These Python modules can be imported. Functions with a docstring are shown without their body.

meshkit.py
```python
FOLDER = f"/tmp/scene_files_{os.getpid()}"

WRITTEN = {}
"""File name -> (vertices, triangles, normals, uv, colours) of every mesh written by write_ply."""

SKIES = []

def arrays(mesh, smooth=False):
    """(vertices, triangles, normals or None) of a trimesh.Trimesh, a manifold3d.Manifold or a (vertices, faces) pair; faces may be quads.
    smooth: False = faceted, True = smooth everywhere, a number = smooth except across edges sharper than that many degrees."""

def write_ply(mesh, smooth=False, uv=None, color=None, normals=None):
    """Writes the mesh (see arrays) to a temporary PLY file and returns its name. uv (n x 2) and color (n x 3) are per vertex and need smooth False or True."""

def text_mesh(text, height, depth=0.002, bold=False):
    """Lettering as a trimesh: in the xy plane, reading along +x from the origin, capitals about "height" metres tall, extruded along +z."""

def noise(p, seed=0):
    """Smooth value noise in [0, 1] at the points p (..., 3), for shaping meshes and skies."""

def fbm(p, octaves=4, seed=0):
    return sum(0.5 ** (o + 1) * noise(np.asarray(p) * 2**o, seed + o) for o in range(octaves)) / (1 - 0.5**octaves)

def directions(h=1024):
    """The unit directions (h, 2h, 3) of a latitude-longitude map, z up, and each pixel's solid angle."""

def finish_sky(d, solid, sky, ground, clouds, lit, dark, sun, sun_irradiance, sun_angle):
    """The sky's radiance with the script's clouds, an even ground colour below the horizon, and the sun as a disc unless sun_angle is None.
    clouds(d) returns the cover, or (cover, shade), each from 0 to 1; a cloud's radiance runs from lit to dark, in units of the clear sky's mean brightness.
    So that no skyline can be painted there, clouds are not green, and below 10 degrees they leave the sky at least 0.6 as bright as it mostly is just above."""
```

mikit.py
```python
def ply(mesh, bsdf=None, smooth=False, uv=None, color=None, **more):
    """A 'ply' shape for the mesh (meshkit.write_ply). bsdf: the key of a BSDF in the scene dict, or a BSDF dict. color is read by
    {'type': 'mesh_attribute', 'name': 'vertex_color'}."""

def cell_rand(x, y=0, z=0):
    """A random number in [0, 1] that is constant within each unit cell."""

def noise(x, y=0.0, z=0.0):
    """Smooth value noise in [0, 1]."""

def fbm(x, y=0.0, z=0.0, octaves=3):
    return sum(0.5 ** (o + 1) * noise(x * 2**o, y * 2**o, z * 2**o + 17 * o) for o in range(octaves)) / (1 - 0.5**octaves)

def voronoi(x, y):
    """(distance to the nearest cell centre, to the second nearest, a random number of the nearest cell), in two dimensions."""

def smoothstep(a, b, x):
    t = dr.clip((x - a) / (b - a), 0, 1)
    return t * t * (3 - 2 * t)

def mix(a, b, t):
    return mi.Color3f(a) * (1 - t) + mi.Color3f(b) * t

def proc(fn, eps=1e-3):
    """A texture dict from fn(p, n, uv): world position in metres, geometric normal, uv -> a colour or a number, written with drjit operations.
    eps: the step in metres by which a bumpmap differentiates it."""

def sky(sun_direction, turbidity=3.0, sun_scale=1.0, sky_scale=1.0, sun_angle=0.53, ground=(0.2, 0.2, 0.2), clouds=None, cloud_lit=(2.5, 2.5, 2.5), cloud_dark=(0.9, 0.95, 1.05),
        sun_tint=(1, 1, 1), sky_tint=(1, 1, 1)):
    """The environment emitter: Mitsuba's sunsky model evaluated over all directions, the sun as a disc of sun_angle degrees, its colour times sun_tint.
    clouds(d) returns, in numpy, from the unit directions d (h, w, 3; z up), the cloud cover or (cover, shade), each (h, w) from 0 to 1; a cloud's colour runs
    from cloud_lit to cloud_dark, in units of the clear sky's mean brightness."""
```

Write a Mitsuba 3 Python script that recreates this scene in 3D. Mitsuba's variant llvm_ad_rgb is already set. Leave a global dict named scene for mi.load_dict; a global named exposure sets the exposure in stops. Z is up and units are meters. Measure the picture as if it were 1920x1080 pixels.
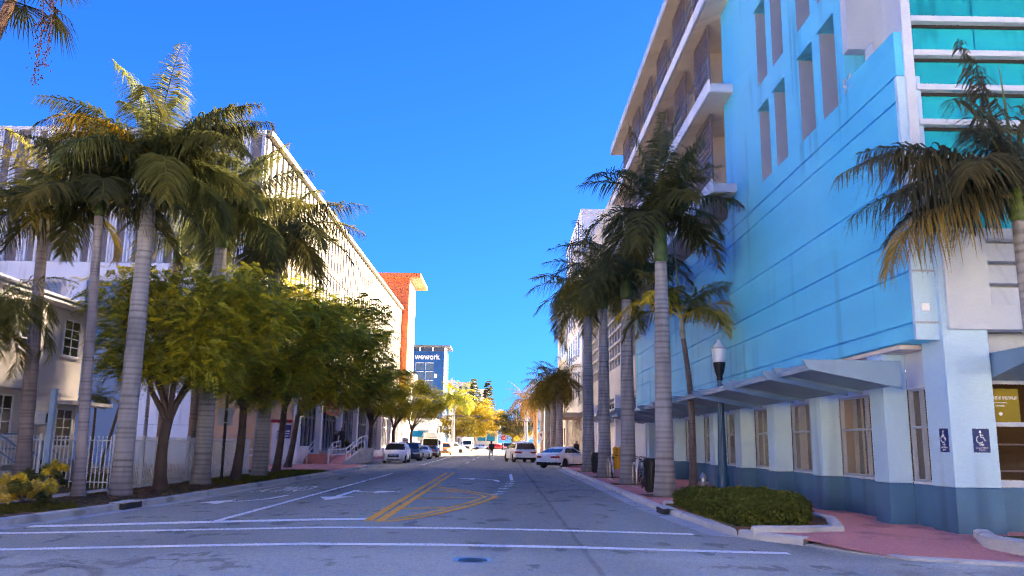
import math, random
import numpy as np, trimesh, mitsuba as mi, drjit as dr, mikit, meshkit
import manifold3d as m3, shapely
from shapely.geometry import Polygon, LineString
from shapely.ops import unary_union
T = mi.ScalarTransform4f
scene, labels = {}, {}
PI = math.pi

# ------------------------------------------------------------------ camera, sky, exposure
EYE = np.array([0.0, 0.0, 1.65])
FWD = np.array([0.00685, 0.98267, 0.18524])
UP = np.array([-0.015, -0.18512, 0.9826])
scene['camera'] = {'type': 'perspective', 'fov': 63.55, 'fov_axis': 'x', 'near_clip': 0.1, 'far_clip': 3000.0,
                   'to_world': T().look_at(origin=EYE.tolist(), target=(EYE + FWD).tolist(), up=UP.tolist())}
SUN_AZ, SUN_EL = math.radians(61), math.radians(27)
SUN = [math.cos(SUN_EL) * math.sin(SUN_AZ), math.cos(SUN_EL) * math.cos(SUN_AZ), math.sin(SUN_EL)]
scene['sky'] = mikit.sky(SUN, turbidity=2.2, sun_angle=16.0, sun_scale=0.95, sky_scale=1.0, sky_tint=(0.025, 0.090, 0.238), sun_tint=(0.99, 0.98, 0.97))
exposure = 5.6

# ------------------------------------------------------------------ materials
fbm, noise, smoothstep, mix = mikit.fbm, mikit.noise, mikit.smoothstep, mikit.mix
def rgb(*c): return {'type': 'rgb', 'value': list(c)}
def mat(name, color, rough=0.7, **k):
    d = {'type': 'principled', 'base_color': color if isinstance(color, dict) else rgb(*color), 'roughness': rough, 'specular': k.pop('specular', 0.3)}
    d.update(k)
    scene[name] = {'type': 'twosided', 'bsdf': d}
    return name
def bump(name, fn, scale, eps=0.004):
    inner = scene[name]['bsdf']
    scene[name] = {'type': 'twosided', 'bsdf': {'type': 'bumpmap', 'arbitrary': mikit.proc(fn, eps), 'scale': scale, 'bsdf': inner}}
def paint(a, b, f=0.6, dirt=0.16):
    """Painted stucco: two near tones in soft patches, rain streaks running down, patched areas, splash dirt near the ground."""
    def fn(p, n, uv):
        t = fbm(p.x * f, p.y * f, p.z * f * 0.5, 3)
        c = mix(a, b, smoothstep(0.3, 0.75, t))
        h = p.x * 1.0 + p.y * 1.0
        s = smoothstep(0.50, 0.85, fbm(h * 3.2, p.z * 0.22, 3.0, 3)) * smoothstep(0.25, 0.7, noise(h * 0.4, p.z * 0.5, 7.0))
        c = c * (1.0 - dirt * s * 1.6)
        patch = smoothstep(0.60, 0.62, noise(h * 0.55 + 11, p.z * 0.9, 5.0))
        c = c * (1.0 + 0.035 * patch)
        low = smoothstep(1.1, 0.1, p.z + 0.6 * noise(h * 2.0, p.z * 3.0))
        c = mix(c, c * mi.Color3f(0.66, 0.60, 0.54), 0.75 * low)
        return c * (0.95 + 0.09 * noise(p.x * 34, p.y * 34, p.z * 34))
    return mikit.proc(fn)

def asphalt(p, n, uv):
    base = mix((0.235, 0.245, 0.215), (0.31, 0.32, 0.28), fbm(p.x * 0.25, p.y * 0.12, 0.0, 4))
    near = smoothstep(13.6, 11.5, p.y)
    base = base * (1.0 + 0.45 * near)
    lane = smoothstep(0.35, 0.8, noise(p.x * 0.75, p.y * 0.03))
    base = base * (1.0 - 0.2 * lane)
    joint = smoothstep(0.06, 0.02, dr.abs(p.x - 1.2 - 0.03 * noise(p.y * 2.0)))
    base = base * (1.0 - 0.3 * joint)
    patch = smoothstep(1.18, 1.22, p.x + 0.08 * noise(p.y * 1.5)) * smoothstep(24.0, 23.5, p.y) * smoothstep(11.6, 12.0, p.y)
    base = base * (1.0 + 0.12 * patch)
    g = noise(p.x * 55, p.y * 55)
    base = base * (0.70 + 0.45 * g + 0.15 * noise(p.x * 19, p.y * 19, 2.0))
    st = smoothstep(0.66, 0.74, fbm(p.x * 2.3 + 7, p.y * 1.5, 3.0, 5))
    base = base * (1.0 - 0.38 * st)
    tar = smoothstep(0.035, 0.012, dr.abs(noise(p.x * 0.35 + 20, p.y * 0.22, 6.0) - 0.5)) * smoothstep(0.45, 0.55, noise(p.x * 0.13, p.y * 0.13, 8.0))
    base = base * (1.0 - 0.35 * tar)
    oil = smoothstep(0.62, 0.78, noise(p.x * 1.7 + 3, p.y * 0.55, 1.0)) * smoothstep(0.55, 0.9, noise((p.x - 0.3) * 0.62, 0.5, 2.0))
    base = base * (1.0 - 0.22 * oil)
    cr = dr.abs(fbm(p.x * 0.45 + 3, p.y * 0.45, 9.0, 5) - 0.5)
    base = base * (1.0 - 0.45 * smoothstep(0.010, 0.0, cr) * smoothstep(0.40, 0.55, noise(p.x * 0.2, p.y * 0.2, 4.0)))
    return base
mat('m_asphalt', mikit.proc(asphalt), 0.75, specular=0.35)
bump('m_asphalt', lambda p, n, uv: noise(p.x * 60, p.y * 60) + 0.5 * noise(p.x * 130, p.y * 130), 0.004)
def concrete(p, n, uv):
    c = mix((0.36, 0.35, 0.34), (0.50, 0.49, 0.47), fbm(p.x * 0.9, p.y * 0.9, p.z * 2.0, 4))
    d = smoothstep(0.55, 0.8, fbm(p.x * 2.2 + 5, p.y * 2.2, p.z * 3.0, 3))
    return c * (1.0 - 0.45 * d) * (0.9 + 0.2 * noise(p.x * 45, p.y * 45, p.z * 45))
mat('m_concrete', mikit.proc(concrete), 0.85)
def redwalk(p, n, uv):
    c = mix((0.46, 0.18, 0.16), (0.58, 0.26, 0.23), fbm(p.x * 0.5, p.y * 0.5, 1.0, 4))
    d = smoothstep(0.58, 0.8, fbm(p.x * 1.4 + 9, p.y * 1.4, 2.0, 4))
    return c * (1.0 - 0.35 * d) * (0.88 + 0.24 * noise(p.x * 40, p.y * 40))
mat('m_redwalk', mikit.proc(redwalk), 0.8)
def earth(p, n, uv):
    g = smoothstep(0.42, 0.62, fbm(p.x * 0.9, p.y * 0.6, 3.0, 4))
    c = mix((0.13, 0.075, 0.05), (0.10, 0.085, 0.03), g)
    return c * (0.6 + 0.8 * fbm(p.x * 14, p.y * 14, 0.0, 3))
mat('m_earth', mikit.proc(earth), 0.95, specular=0.1)
def marking(p, n, uv):
    w = smoothstep(0.74, 0.88, fbm(p.x * 6, p.y * 4, 0.0, 4))
    return mix((0.86, 0.85, 0.82), (0.40, 0.38, 0.36), w) * (0.9 + 0.15 * noise(p.x * 30, p.y * 30))
mat('m_white_line', mikit.proc(marking), 0.6)
def ymarking(p, n, uv):
    w = smoothstep(0.60, 0.82, fbm(p.x * 6, p.y * 4, 5.0, 4))
    return mix((0.86, 0.40, 0.03), (0.50, 0.30, 0.10), w) * (0.85 + 0.25 * noise(p.x * 30, p.y * 30))
mat('m_yellow_line', mikit.proc(ymarking), 0.6)
mat('m_blue_wall', paint((0.10, 0.53, 0.80), (0.17, 0.58, 0.82), 0.25), 0.6)
mat('m_pale_wall', paint((0.46, 0.51, 0.60), (0.53, 0.58, 0.65), 0.5), 0.65)
mat('m_pale_pillar', paint((0.40, 0.58, 0.74), (0.46, 0.63, 0.77), 0.7), 0.6)
mat('m_dado', paint((0.06, 0.15, 0.27), (0.08, 0.18, 0.30), 0.8), 0.55)
mat('m_soffit', paint((0.60, 0.53, 0.48), (0.70, 0.62, 0.56), 0.6), 0.8)
mat('m_canopy', paint((0.13, 0.23, 0.35), (0.17, 0.27, 0.39), 0.5), 0.45, specular=0.5)
mat('m_white_paint', paint((0.74, 0.76, 0.80), (0.82, 0.83, 0.85), 0.5), 0.55)
mat('m_cream', paint((0.50, 0.475, 0.425), (0.57, 0.545, 0.49), 0.3), 0.65)
mat('m_cladding', paint((0.25, 0.235, 0.21), (0.29, 0.275, 0.245), 0.3), 0.6)
mat('m_cladding_back', paint((0.15, 0.135, 0.115), (0.19, 0.17, 0.145), 0.3), 0.7)
mat('m_house', paint((0.58, 0.55, 0.54), (0.68, 0.65, 0.63), 0.6), 0.8)
mat('m_tan', paint((0.55, 0.33, 0.17), (0.62, 0.39, 0.22), 0.6), 0.8)
mat('m_greige', (0.33, 0.35, 0.41), 0.7)
mat('m_frame', (0.30, 0.33, 0.40), 0.5)
mat('m_jamb', (0.25, 0.29, 0.39), 0.7)
mat('m_stripe_dark', paint((0.16, 0.14, 0.145), (0.21, 0.185, 0.185), 2.0), 0.5)
mat('m_orange', paint((0.46, 0.115, 0.04), (0.54, 0.15, 0.06), 0.4), 0.6)
mat('m_office_blue', (0.008, 0.075, 0.24), 0.5)
mat('m_office_glass', (0.05, 0.10, 0.17), 0.3, specular=0.3)
mat('m_steel_blue', (0.16, 0.24, 0.36), 0.5)
def teal(p, n, uv):
    c = mix((0.015, 0.33, 0.38), (0.03, 0.47, 0.50), fbm(p.x * 0.7, p.z * 0.5, 2.0, 3))
    c = c * (0.8 + 0.35 * mikit.cell_rand((p.x - 7.955) / 1.32, (p.z - 5.66) / 0.724))
    return c * (1.0 - 0.25 * smoothstep(0.55, 0.8, fbm(p.x * 4.0, p.z * 0.8, 4.0, 3)))
mat('m_teal', mikit.proc(teal), 0.07, specular=0.7)
mat('m_teal_dark', (0.0, 0.16, 0.26), 0.5)
mat('m_dark', (0.02, 0.02, 0.022), 0.5)
mat('m_interior', (0.05, 0.028, 0.02), 0.9)
mat('m_blind', (0.26, 0.19, 0.145), 0.8)
mat('m_lattice', (0.15, 0.12, 0.13), 0.7)
mat('m_dark_glass', (0.012, 0.016, 0.022), 0.05, specular=0.7)
mat('m_tint_glass', (0.05, 0.07, 0.09), 0.06, specular=0.8)
mat('m_roof', (0.16, 0.16, 0.18), 0.7)
mat('m_black', (0.02, 0.02, 0.022), 0.45)
mat('m_tyre', (0.018, 0.018, 0.02), 0.8)
mat('m_chrome', (0.6, 0.6, 0.62), 0.2, metallic=0.9)
mat('m_steel', (0.5, 0.5, 0.52), 0.32, metallic=0.8)
mat('m_lamp_blue', (0.012, 0.075, 0.15), 0.4, specular=0.5)
mat('m_yellow_paint', (0.72, 0.36, 0.015), 0.4)
mat('m_sign_blue', (0.012, 0.03, 0.14), 0.4)
mat('m_sign_white', (0.8, 0.8, 0.8), 0.5)
mat('m_red', (0.30, 0.015, 0.025), 0.5)
mat('m_poster', (0.26, 0.20, 0.015), 0.6)
for nm, c in dict(white=(0.78, 0.78, 0.77), navy=(0.012, 0.03, 0.06), silver=(0.62, 0.65, 0.68), maroon=(0.10, 0.02, 0.02), copper=(0.26, 0.075, 0.02), red=(0.40, 0.01, 0.015), grey=(0.22, 0.24, 0.27)).items():
    mat('m_car_' + nm, c, 0.35, clearcoat=0.9, clearcoat_gloss=0.95, specular=0.5)
mat('m_lens', (0.75, 0.78, 0.82), 0.12, specular=0.7)
mat('m_tail', (0.28, 0.004, 0.006), 0.3)
mat('m_skin', (0.26, 0.14, 0.09), 0.6)
mat('m_cloth_dark', (0.03, 0.03, 0.035), 0.9)
mat('m_cloth_pale', (0.55, 0.55, 0.58), 0.9)
mat('m_hair', (0.015, 0.012, 0.01), 0.7)
VC = {'type': 'mesh_attribute', 'name': 'vertex_color'}
mat('m_bark', VC, 0.9, specular=0.1)
mat('m_sheath', VC, 0.45, specular=0.4)
scene['m_leaf'] = {'type': 'principledthin', 'base_color': VC, 'roughness': 0.75, 'diff_trans': 1.0, 'spec_trans': 0.0, 'eta': 1.2}
scene['m_glass'] = {'type': 'thindielectric', 'int_ior': 1.3}
scene['m_globe'] = {'type': 'roughplastic', 'diffuse_reflectance': rgb(0.75, 0.78, 0.8), 'alpha': 0.15}

# ------------------------------------------------------------------ mesh helpers
class MB:
    """Collects vertices, triangles and vertex colours; becomes ONE mesh."""
    def __init__(s): s.v, s.f, s.c, s.n = [], [], [], 0
    def add(s, v, f, c=None):
        v, f = np.asarray(v, float), np.asarray(f, int)
        if f.shape[1] == 4: f = np.vstack([f[:, [0, 1, 2]], f[:, [0, 2, 3]]])
        s.v.append(v); s.f.append(f + s.n); s.n += len(v)
        s.c.append(np.broadcast_to((0.5, 0.5, 0.5) if c is None else c, v.shape))
        return s
    def man(s, m, M=None):
        q = m.to_mesh(); v = q.vert_properties[:, :3]
        return s.add(v if M is None else v @ M[:3, :3].T + M[:3, 3], q.tri_verts)
    def tm(s, t, M=None):
        v = np.array(t.vertices)
        return s.add(v if M is None else v @ M[:3, :3].T + M[:3, 3], t.faces)
    def box(s, x0, x1, y0, y1, z0, z1, b=0.0):
        if b: return s.man(cbox(x0, x1, y0, y1, z0, z1, b))
        v = [(x, y, z) for x in (x0, x1) for y in (y0, y1) for z in (z0, z1)]
        return s.add(v, [(0, 1, 3, 2), (4, 6, 7, 5), (0, 4, 5, 1), (2, 3, 7, 6), (0, 2, 6, 4), (1, 5, 7, 3)])
    def prism(s, poly, axis, a, b):
        """Extrudes a 2-D polygon (in the other two axes' order) along the axis from a to b."""
        p = Polygon(poly).buffer(0) if not hasattr(poly, 'geom_type') else poly
        for g in getattr(p, 'geoms', [p]):
            t = trimesh.creation.extrude_polygon(g, b - a, engine='earcut'); w = np.array(t.vertices); w[:, 2] += a
            o = {'z': [0, 1, 2], 'y': [0, 2, 1], 'x': [2, 0, 1]}[axis]
            f = np.array(t.faces)
            s.add(w[:, o], f[:, ::-1] if axis == 'y' else f)
        return s
    def tube(s, pts, rad, sides=8, color=None):
        p = np.asarray(pts, float); n = len(p); r = np.broadcast_to(np.asarray(rad, float), (n,))
        t = np.gradient(p, axis=0); t /= np.linalg.norm(t, axis=1, keepdims=True) + 1e-12
        ref = np.array([0, 0, 1.0]) if abs(t[:, 2]).mean() < 0.8 else np.array([1.0, 0, 0])
        a = np.cross(t, ref); a /= np.linalg.norm(a, axis=1, keepdims=True) + 1e-12
        b = np.cross(t, a); g = np.arange(sides) * 2 * PI / sides
        v = (p[:, None] + r[:, None, None] * (np.cos(g)[None, :, None] * a[:, None] + np.sin(g)[None, :, None] * b[:, None])).reshape(-1, 3)
        i, j = np.meshgrid(np.arange(n - 1), np.arange(sides), indexing='ij')
        q = np.stack([i * sides + j, i * sides + (j + 1) % sides, (i + 1) * sides + (j + 1) % sides, (i + 1) * sides + j], -1).reshape(-1, 4)
        f = np.vstack([q[:, [0, 2, 1]], q[:, [0, 3, 2]]])
        m = len(v); v = np.vstack([v, p[:1], p[-1:]]); k = np.arange(sides)
        f = np.vstack([f, np.stack([k * 0 + m, k, (k + 1) % sides], 1), np.stack([k * 0 + m + 1, (n - 1) * sides + (k + 1) % sides, (n - 1) * sides + k], 1)])
        if color is not None and np.ndim(color) == 2: color = np.vstack([np.repeat(color, sides, 0), color[:1], color[-1:]])
        return s.add(v, f, color)
    def lathe(s, prof, at=(0, 0, 0), sides=20, color=None):
        pr = np.asarray(prof, float)
        pts = np.stack([pr[:, 0] * 0, pr[:, 0] * 0, pr[:, 1]], 1)
        g = np.arange(sides) * 2 * PI / sides; n = len(pr)
        v = np.stack([pr[:, :1] * np.cos(g), pr[:, :1] * np.sin(g), np.repeat(pr[:, 1:2], sides, 1)], -1).reshape(-1, 3) + np.asarray(at, float)
        i, j = np.meshgrid(np.arange(n - 1), np.arange(sides), indexing='ij')
        q = np.stack([i * sides + j, i * sides + (j + 1) % sides, (i + 1) * sides + (j + 1) % sides, (i + 1) * sides + j], -1).reshape(-1, 4)
        m = len(v); v = np.vstack([v, [np.asarray(at) + (0, 0, pr[0, 1])], [np.asarray(at) + (0, 0, pr[-1, 1])]]); k = np.arange(sides)
        f = np.vstack([q[:, [0, 1, 2]], q[:, [0, 2, 3]], np.stack([k * 0 + m, (k + 1) % sides, k], 1), np.stack([k * 0 + m + 1, (n - 1) * sides + k, (n - 1) * sides + (k + 1) % sides], 1)])
        if color is not None and np.ndim(color) == 2: color = np.vstack([np.repeat(color, sides, 0), color[:1], color[-1:]])
        return s.add(v, f, color)
    def arrays(s): return np.vstack(s.v), np.vstack(s.f), np.vstack(s.c)
def cbox(x0, x1, y0, y1, z0, z1, b):
    p = []
    for x, dx in ((x0, 1), (x1, -1)):
        for y, dy in ((y0, 1), (y1, -1)):
            for z, dz in ((z0, 1), (z1, -1)):
                p += [(x + dx * b, y + dy * b, z), (x + dx * b, y, z + dz * b), (x, y + dy * b, z + dz * b)]
    return m3.Manifold.hull_points(np.array(p))
used = {}
def fresh(name):
    n = used.get(name, 0); used[name] = n + 1
    return name if n == 0 else f'{name}_{n:03d}'
def thing(name, label, cat, group=None, kind=None):
    k = fresh(name); labels[k] = {'label': label, 'category': cat}
    if group: labels[k]['group'] = group
    if kind: labels[k]['kind'] = kind
    return k
def struct(name, label=None):
    k = fresh(name); labels[k] = {'kind': 'structure'}
    if label: labels[k]['label'] = label
    return k
def put(key, mb, bsdf, smooth=False, color=False, M=None, **more):
    v, f, c = mb.arrays()
    if M is not None: v = v @ M[:3, :3].T + M[:3, 3]
    if len(f) == 0: print('EMPTY', key)
    t = trimesh.Trimesh(v, f, process=False)
    scene[key] = mikit.ply(t, bsdf, smooth=smooth, color=c if color else None, **more)
    return key
def part(parent, name, mb, bsdf, smooth=False, color=False, M=None, label=None, kind=None, **more):
    key = fresh(parent + '__' + name)
    put(key, mb, bsdf, smooth, color, M, **more)
    if label or kind: labels[key] = {k: v for k, v in (('label', label), ('kind', kind)) if v}
    return key
def bx(*a, b=0.0): return MB().box(*a, b=b)
def place(x, y, z=0.0, rz=0.0, s=1.0):
    c, q = math.cos(rz), math.sin(rz)
    return np.array([[c * s, -q * s, 0, x], [q * s, c * s, 0, y], [0, 0, s, z], [0, 0, 0, 1.0]])

# ------------------------------------------------------------------ ground, road, kerbs
GX, GZ = [-90, -12, -9, -6, -3.2, -1.2, 1, 3.5, 4.2, 8, 90], [-.1, -.1, -.065, .03, .118, .132, .12, .08, .07, .05, .05]
def gz(x): return np.interp(x, GX, GZ)
ZR, ZL = 0.20, 0.085
k = struct('ground')
put(k, bx(-900, 900, -300, 1500, -0.8, -0.35), 'm_earth')
road = struct('road')
xs = np.unique(np.concatenate([np.linspace(-90, -12, 14), np.linspace(-12, 5, 69), np.linspace(5, 90, 18)])); ys = np.linspace(-40, 420, 47)
X, Y = np.meshgrid(xs, ys); n = len(xs)
i, j = np.meshgrid(np.arange(len(ys) - 1), np.arange(n - 1), indexing='ij')
q = np.stack([i * n + j, i * n + j + 1, (i + 1) * n + j + 1, (i + 1) * n + j], -1).reshape(-1, 4)
put(road, MB().add(np.stack([X.ravel(), Y.ravel(), gz(X.ravel())], 1), q), 'm_asphalt', smooth=True)

def drape(poly, lift=0.006, edge=1.1):
    mb = MB()
    for g in getattr(poly, 'geoms', [poly]):
        v, f = trimesh.creation.triangulate_polygon(g, engine='earcut')
        if len(f) == 0: continue
        v = np.c_[v, np.zeros(len(v))]
        v, f = trimesh.remesh.subdivide_to_size(v, f, edge, max_iter=14)
        v[:, 2] = gz(v[:, 0]) + lift
        e = np.cross(v[f[:, 1]] - v[f[:, 0]], v[f[:, 2]] - v[f[:, 0]])
        f = np.where(e[:, 2:] < 0, f[:, ::-1], f)
        mb.add(v, f)
    return mb
def ribbon(pts, w): return LineString(pts).buffer(w / 2, cap_style=2, join_style=1)
def mark(name, poly, m='m_white_line', lift=0.006, **k): return part(road, name, drape(poly, lift), m, **k)
mark('crosswalk_line', ribbon([(-12.5, 13.0), (4.35, 13.03)], 0.27), label='nearer white crosswalk line')
mark('crosswalk_line', ribbon([(-10.2, 15.55), (3.45, 15.5)], 0.27), label='farther white crosswalk line')
mark('stop_line', ribbon([(-9.25, 16.85), (-6.2, 17.1), (-2.72, 17.25)], 0.46))
mark('lane_line', ribbon([(-5.78, 17.3), (-5.83, 44.4)], 0.16))
mark('lane_line', ribbon([(-6.0, 62.0), (-6.4, 104.0)], 0.13))
for a in (64.5, 78, 92): mark('lane_dash', ribbon([(-2.88, a), (-2.85, a + 6)], 0.13))
mark('lane_dash', ribbon([(0.35, 36.0), (0.35, 43.4)], 0.14))
for x, y in ((-0.19, 25.9), (-0.09, 27.4), (0.02, 29.0), (0.15, 30.9), (0.25, 32.6), (0.33, 34.2)): mark('lane_dot', ribbon([(x - 0.13, y), (x + 0.13, y + 0.35)], 0.22))
mark('centre_line', ribbon([(-2.66, 16.8), (-2.96, 44.0)], 0.18), 'm_yellow_line')
mark('centre_line', ribbon([(-2.42, 16.9), (-2.60, 44.5)], 0.18), 'm_yellow_line')
gore = [(-2.52, 16.74), (-2.2, 16.85), (-1.9, 17.25), (-1.47, 18.4), (-1.0, 20.27), (-.56, 22.39), (-.27, 24.4), (-.24, 25.1), (-.44, 25.9), (-1.28, 27.68), (-2.47, 30.27)]
mark('island_edge', ribbon(gore, 0.18), 'm_yellow_line')
gin = [(-2.3, 17.35), (-2.1, 17.5), (-1.7, 18.6), (-1.25, 20.4), (-.84, 22.4), (-.55, 24.3), (-.55, 24.9), (-.75, 25.7), (-1.5, 27.3), (-2.4, 29.2)]
mark('island_edge', ribbon(gin, 0.15), 'm_yellow_line')
for a, b in (((-2.36, 19.96), (-1.36, 20.4)), ((-2.36, 23.59), (-0.76, 24.2)), ((-2.40, 26.95), (-1.45, 27.05))): mark('island_bar', ribbon([a, b], 0.34), 'm_yellow_line')
ln = LineString(gore[1:9])
for u in np.linspace(0.02, 0.93, 17):
    p, p2 = ln.interpolate(u, normalized=True), ln.interpolate(u + 0.005, normalized=True)
    d = np.array([p2.x - p.x, p2.y - p.y]); d /= np.linalg.norm(d)
    mark('raised_marker', ribbon([(p.x + d[1] * 0.05, p.y - d[0] * 0.05), (p.x + d[1] * 0.19, p.y - d[0] * 0.19)], 0.10), 'm_yellow_line', lift=0.016)
for u in np.linspace(0.12, 0.6, 5):
    mark('raised_marker', ribbon([(-2.85, 17 + 13 * u), (-2.75, 17 + 13 * u)], 0.1), 'm_yellow_line', lift=0.016)
def arrow(*polys): mark('turn_arrow', unary_union([Polygon(p).buffer(0) if not hasattr(p, 'geom_type') else p for p in polys]))
arrow([(-8.35, 23.45), (-7.55, 22.55), (-7.55, 24.35)], ribbon([(-7.6, 23.45), (-7.1, 23.65), (-6.75, 24.3), (-6.6, 25.5), (-6.6, 26.0)], 0.2))
arrow([(-4.85, 23.3), (-5.35, 24.9), (-4.35, 24.9)], ribbon([(-4.85, 24.8), (-4.85, 28.4)], 0.2), ribbon([(-4.85, 27.7), (-4.5, 27.1), (-4.0, 26.95)], 0.2), [(-3.25, 26.95), (-4.05, 26.3), (-4.05, 27.6)])
arrow([(-2.0, 36.8), (-1.25, 35.9), (-1.25, 37.7)], ribbon([(-1.3, 36.8), (-0.75, 36.55), (-0.35, 35.9), (-0.2, 34.6)], 0.2))
# lane word, read by drivers who come towards the camera
tx = meshkit.text_mesh('ONLY', 1.0, 0.002); w = tx.bounds[1][0] - tx.bounds[0][0]
v = np.array(tx.vertices); v = v[:, :]; mb = MB()
vx = -6.72 - (v[:, 0] - tx.bounds[0][0]) / w * 1.7; vy = 31.4 - v[:, 1] * 3.1
mb.add(np.stack([vx, vy, gz(vx) + 0.006 + v[:, 2]], 1), tx.faces); part(road, 'lane_word', mb, 'm_white_line', label='white word ONLY painted upside down on the road')
# gutters, manhole, drain grates
KR = [(3.82, 60.0), (3.84, 33), (3.80, 21.5), (3.98, 18.0), (4.12, 15.6), (4.35, 14.85), (4.95, 14.1)]
KL = [(-90, 11.0), (-20, 11.2), (-12.5, 12.6), (-10.6, 14.3), (-9.75, 16.5), (-9.42, 20.0), (-9.2, 24.0), (-9.15, 38), (-9.05, 49.5), (-9.2, 57.5), (-10.9, 60.5), (-10.95, 126)]
part(road, 'gutter', drape(LineString(KR[:5]).buffer(0.42), 0.0055), 'm_concrete')
part(road, 'gutter', drape(LineString(KL[3:10]).buffer(0.42), 0.0055), 'm_concrete')
mh = thing('manhole_cover', 'small round iron valve cover set in the road nearest the camera', 'manhole cover')
zc = float(gz(-0.39))
part(mh, 'rim', MB().lathe([(0.20, zc), (0.23, zc + 0.012), (0.25, zc + 0.012), (0.26, zc)], (-0.39, 11.4, 0), 32), 'm_steel', smooth=40)
part(mh, 'lid', MB().lathe([(0.19, zc), (0.19, zc + 0.01), (0.12, zc + 0.01), (0.11, zc + 0.016), (0.05, zc + 0.016), (0.04, zc + 0.01)], (-0.39, 11.4, 0), 28), 'm_black', smooth=40)

def sweep(prof, pts, cap=True):
    """Sweeps a profile (side offset to the left of travel, z) along a ground polyline."""
    p = np.asarray(pts, float); t = np.gradient(p, axis=0); t /= np.linalg.norm(t, axis=1, keepdims=True)
    nrm = np.stack([-t[:, 1], t[:, 0]], 1); pr = np.asarray(prof, float); m = len(pr)
    v = np.concatenate([p[:, None] + nrm[:, None] * pr[None, :, :1], np.broadcast_to(pr[None, :, 1:], (len(p), m, 1))], -1).reshape(-1, 3)
    i, j = np.meshgrid(np.arange(len(p) - 1), np.arange(m), indexing='ij')
    q = np.stack([i * m + j, i * m + (j + 1) % m, (i + 1) * m + (j + 1) % m, (i + 1) * m + j], -1).reshape(-1, 4)
    f = np.vstack([q[:, [0, 1, 2]], q[:, [0, 2, 3]]])
    if cap:
        c = [(0, k, k + 1) for k in range(1, m - 1)]; o = (len(p) - 1) * m
        f = np.vstack([f, np.array(c)[:, ::-1], np.array(c) + o])
    return MB().add(v, f)
def resample(pts, step):
    l = LineString(pts); n = max(2, int(math.ceil(l.length / step)) + 1)
    return [l.interpolate(s, normalized=True).coords[0] for s in np.linspace(0, 1, n)]
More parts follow.
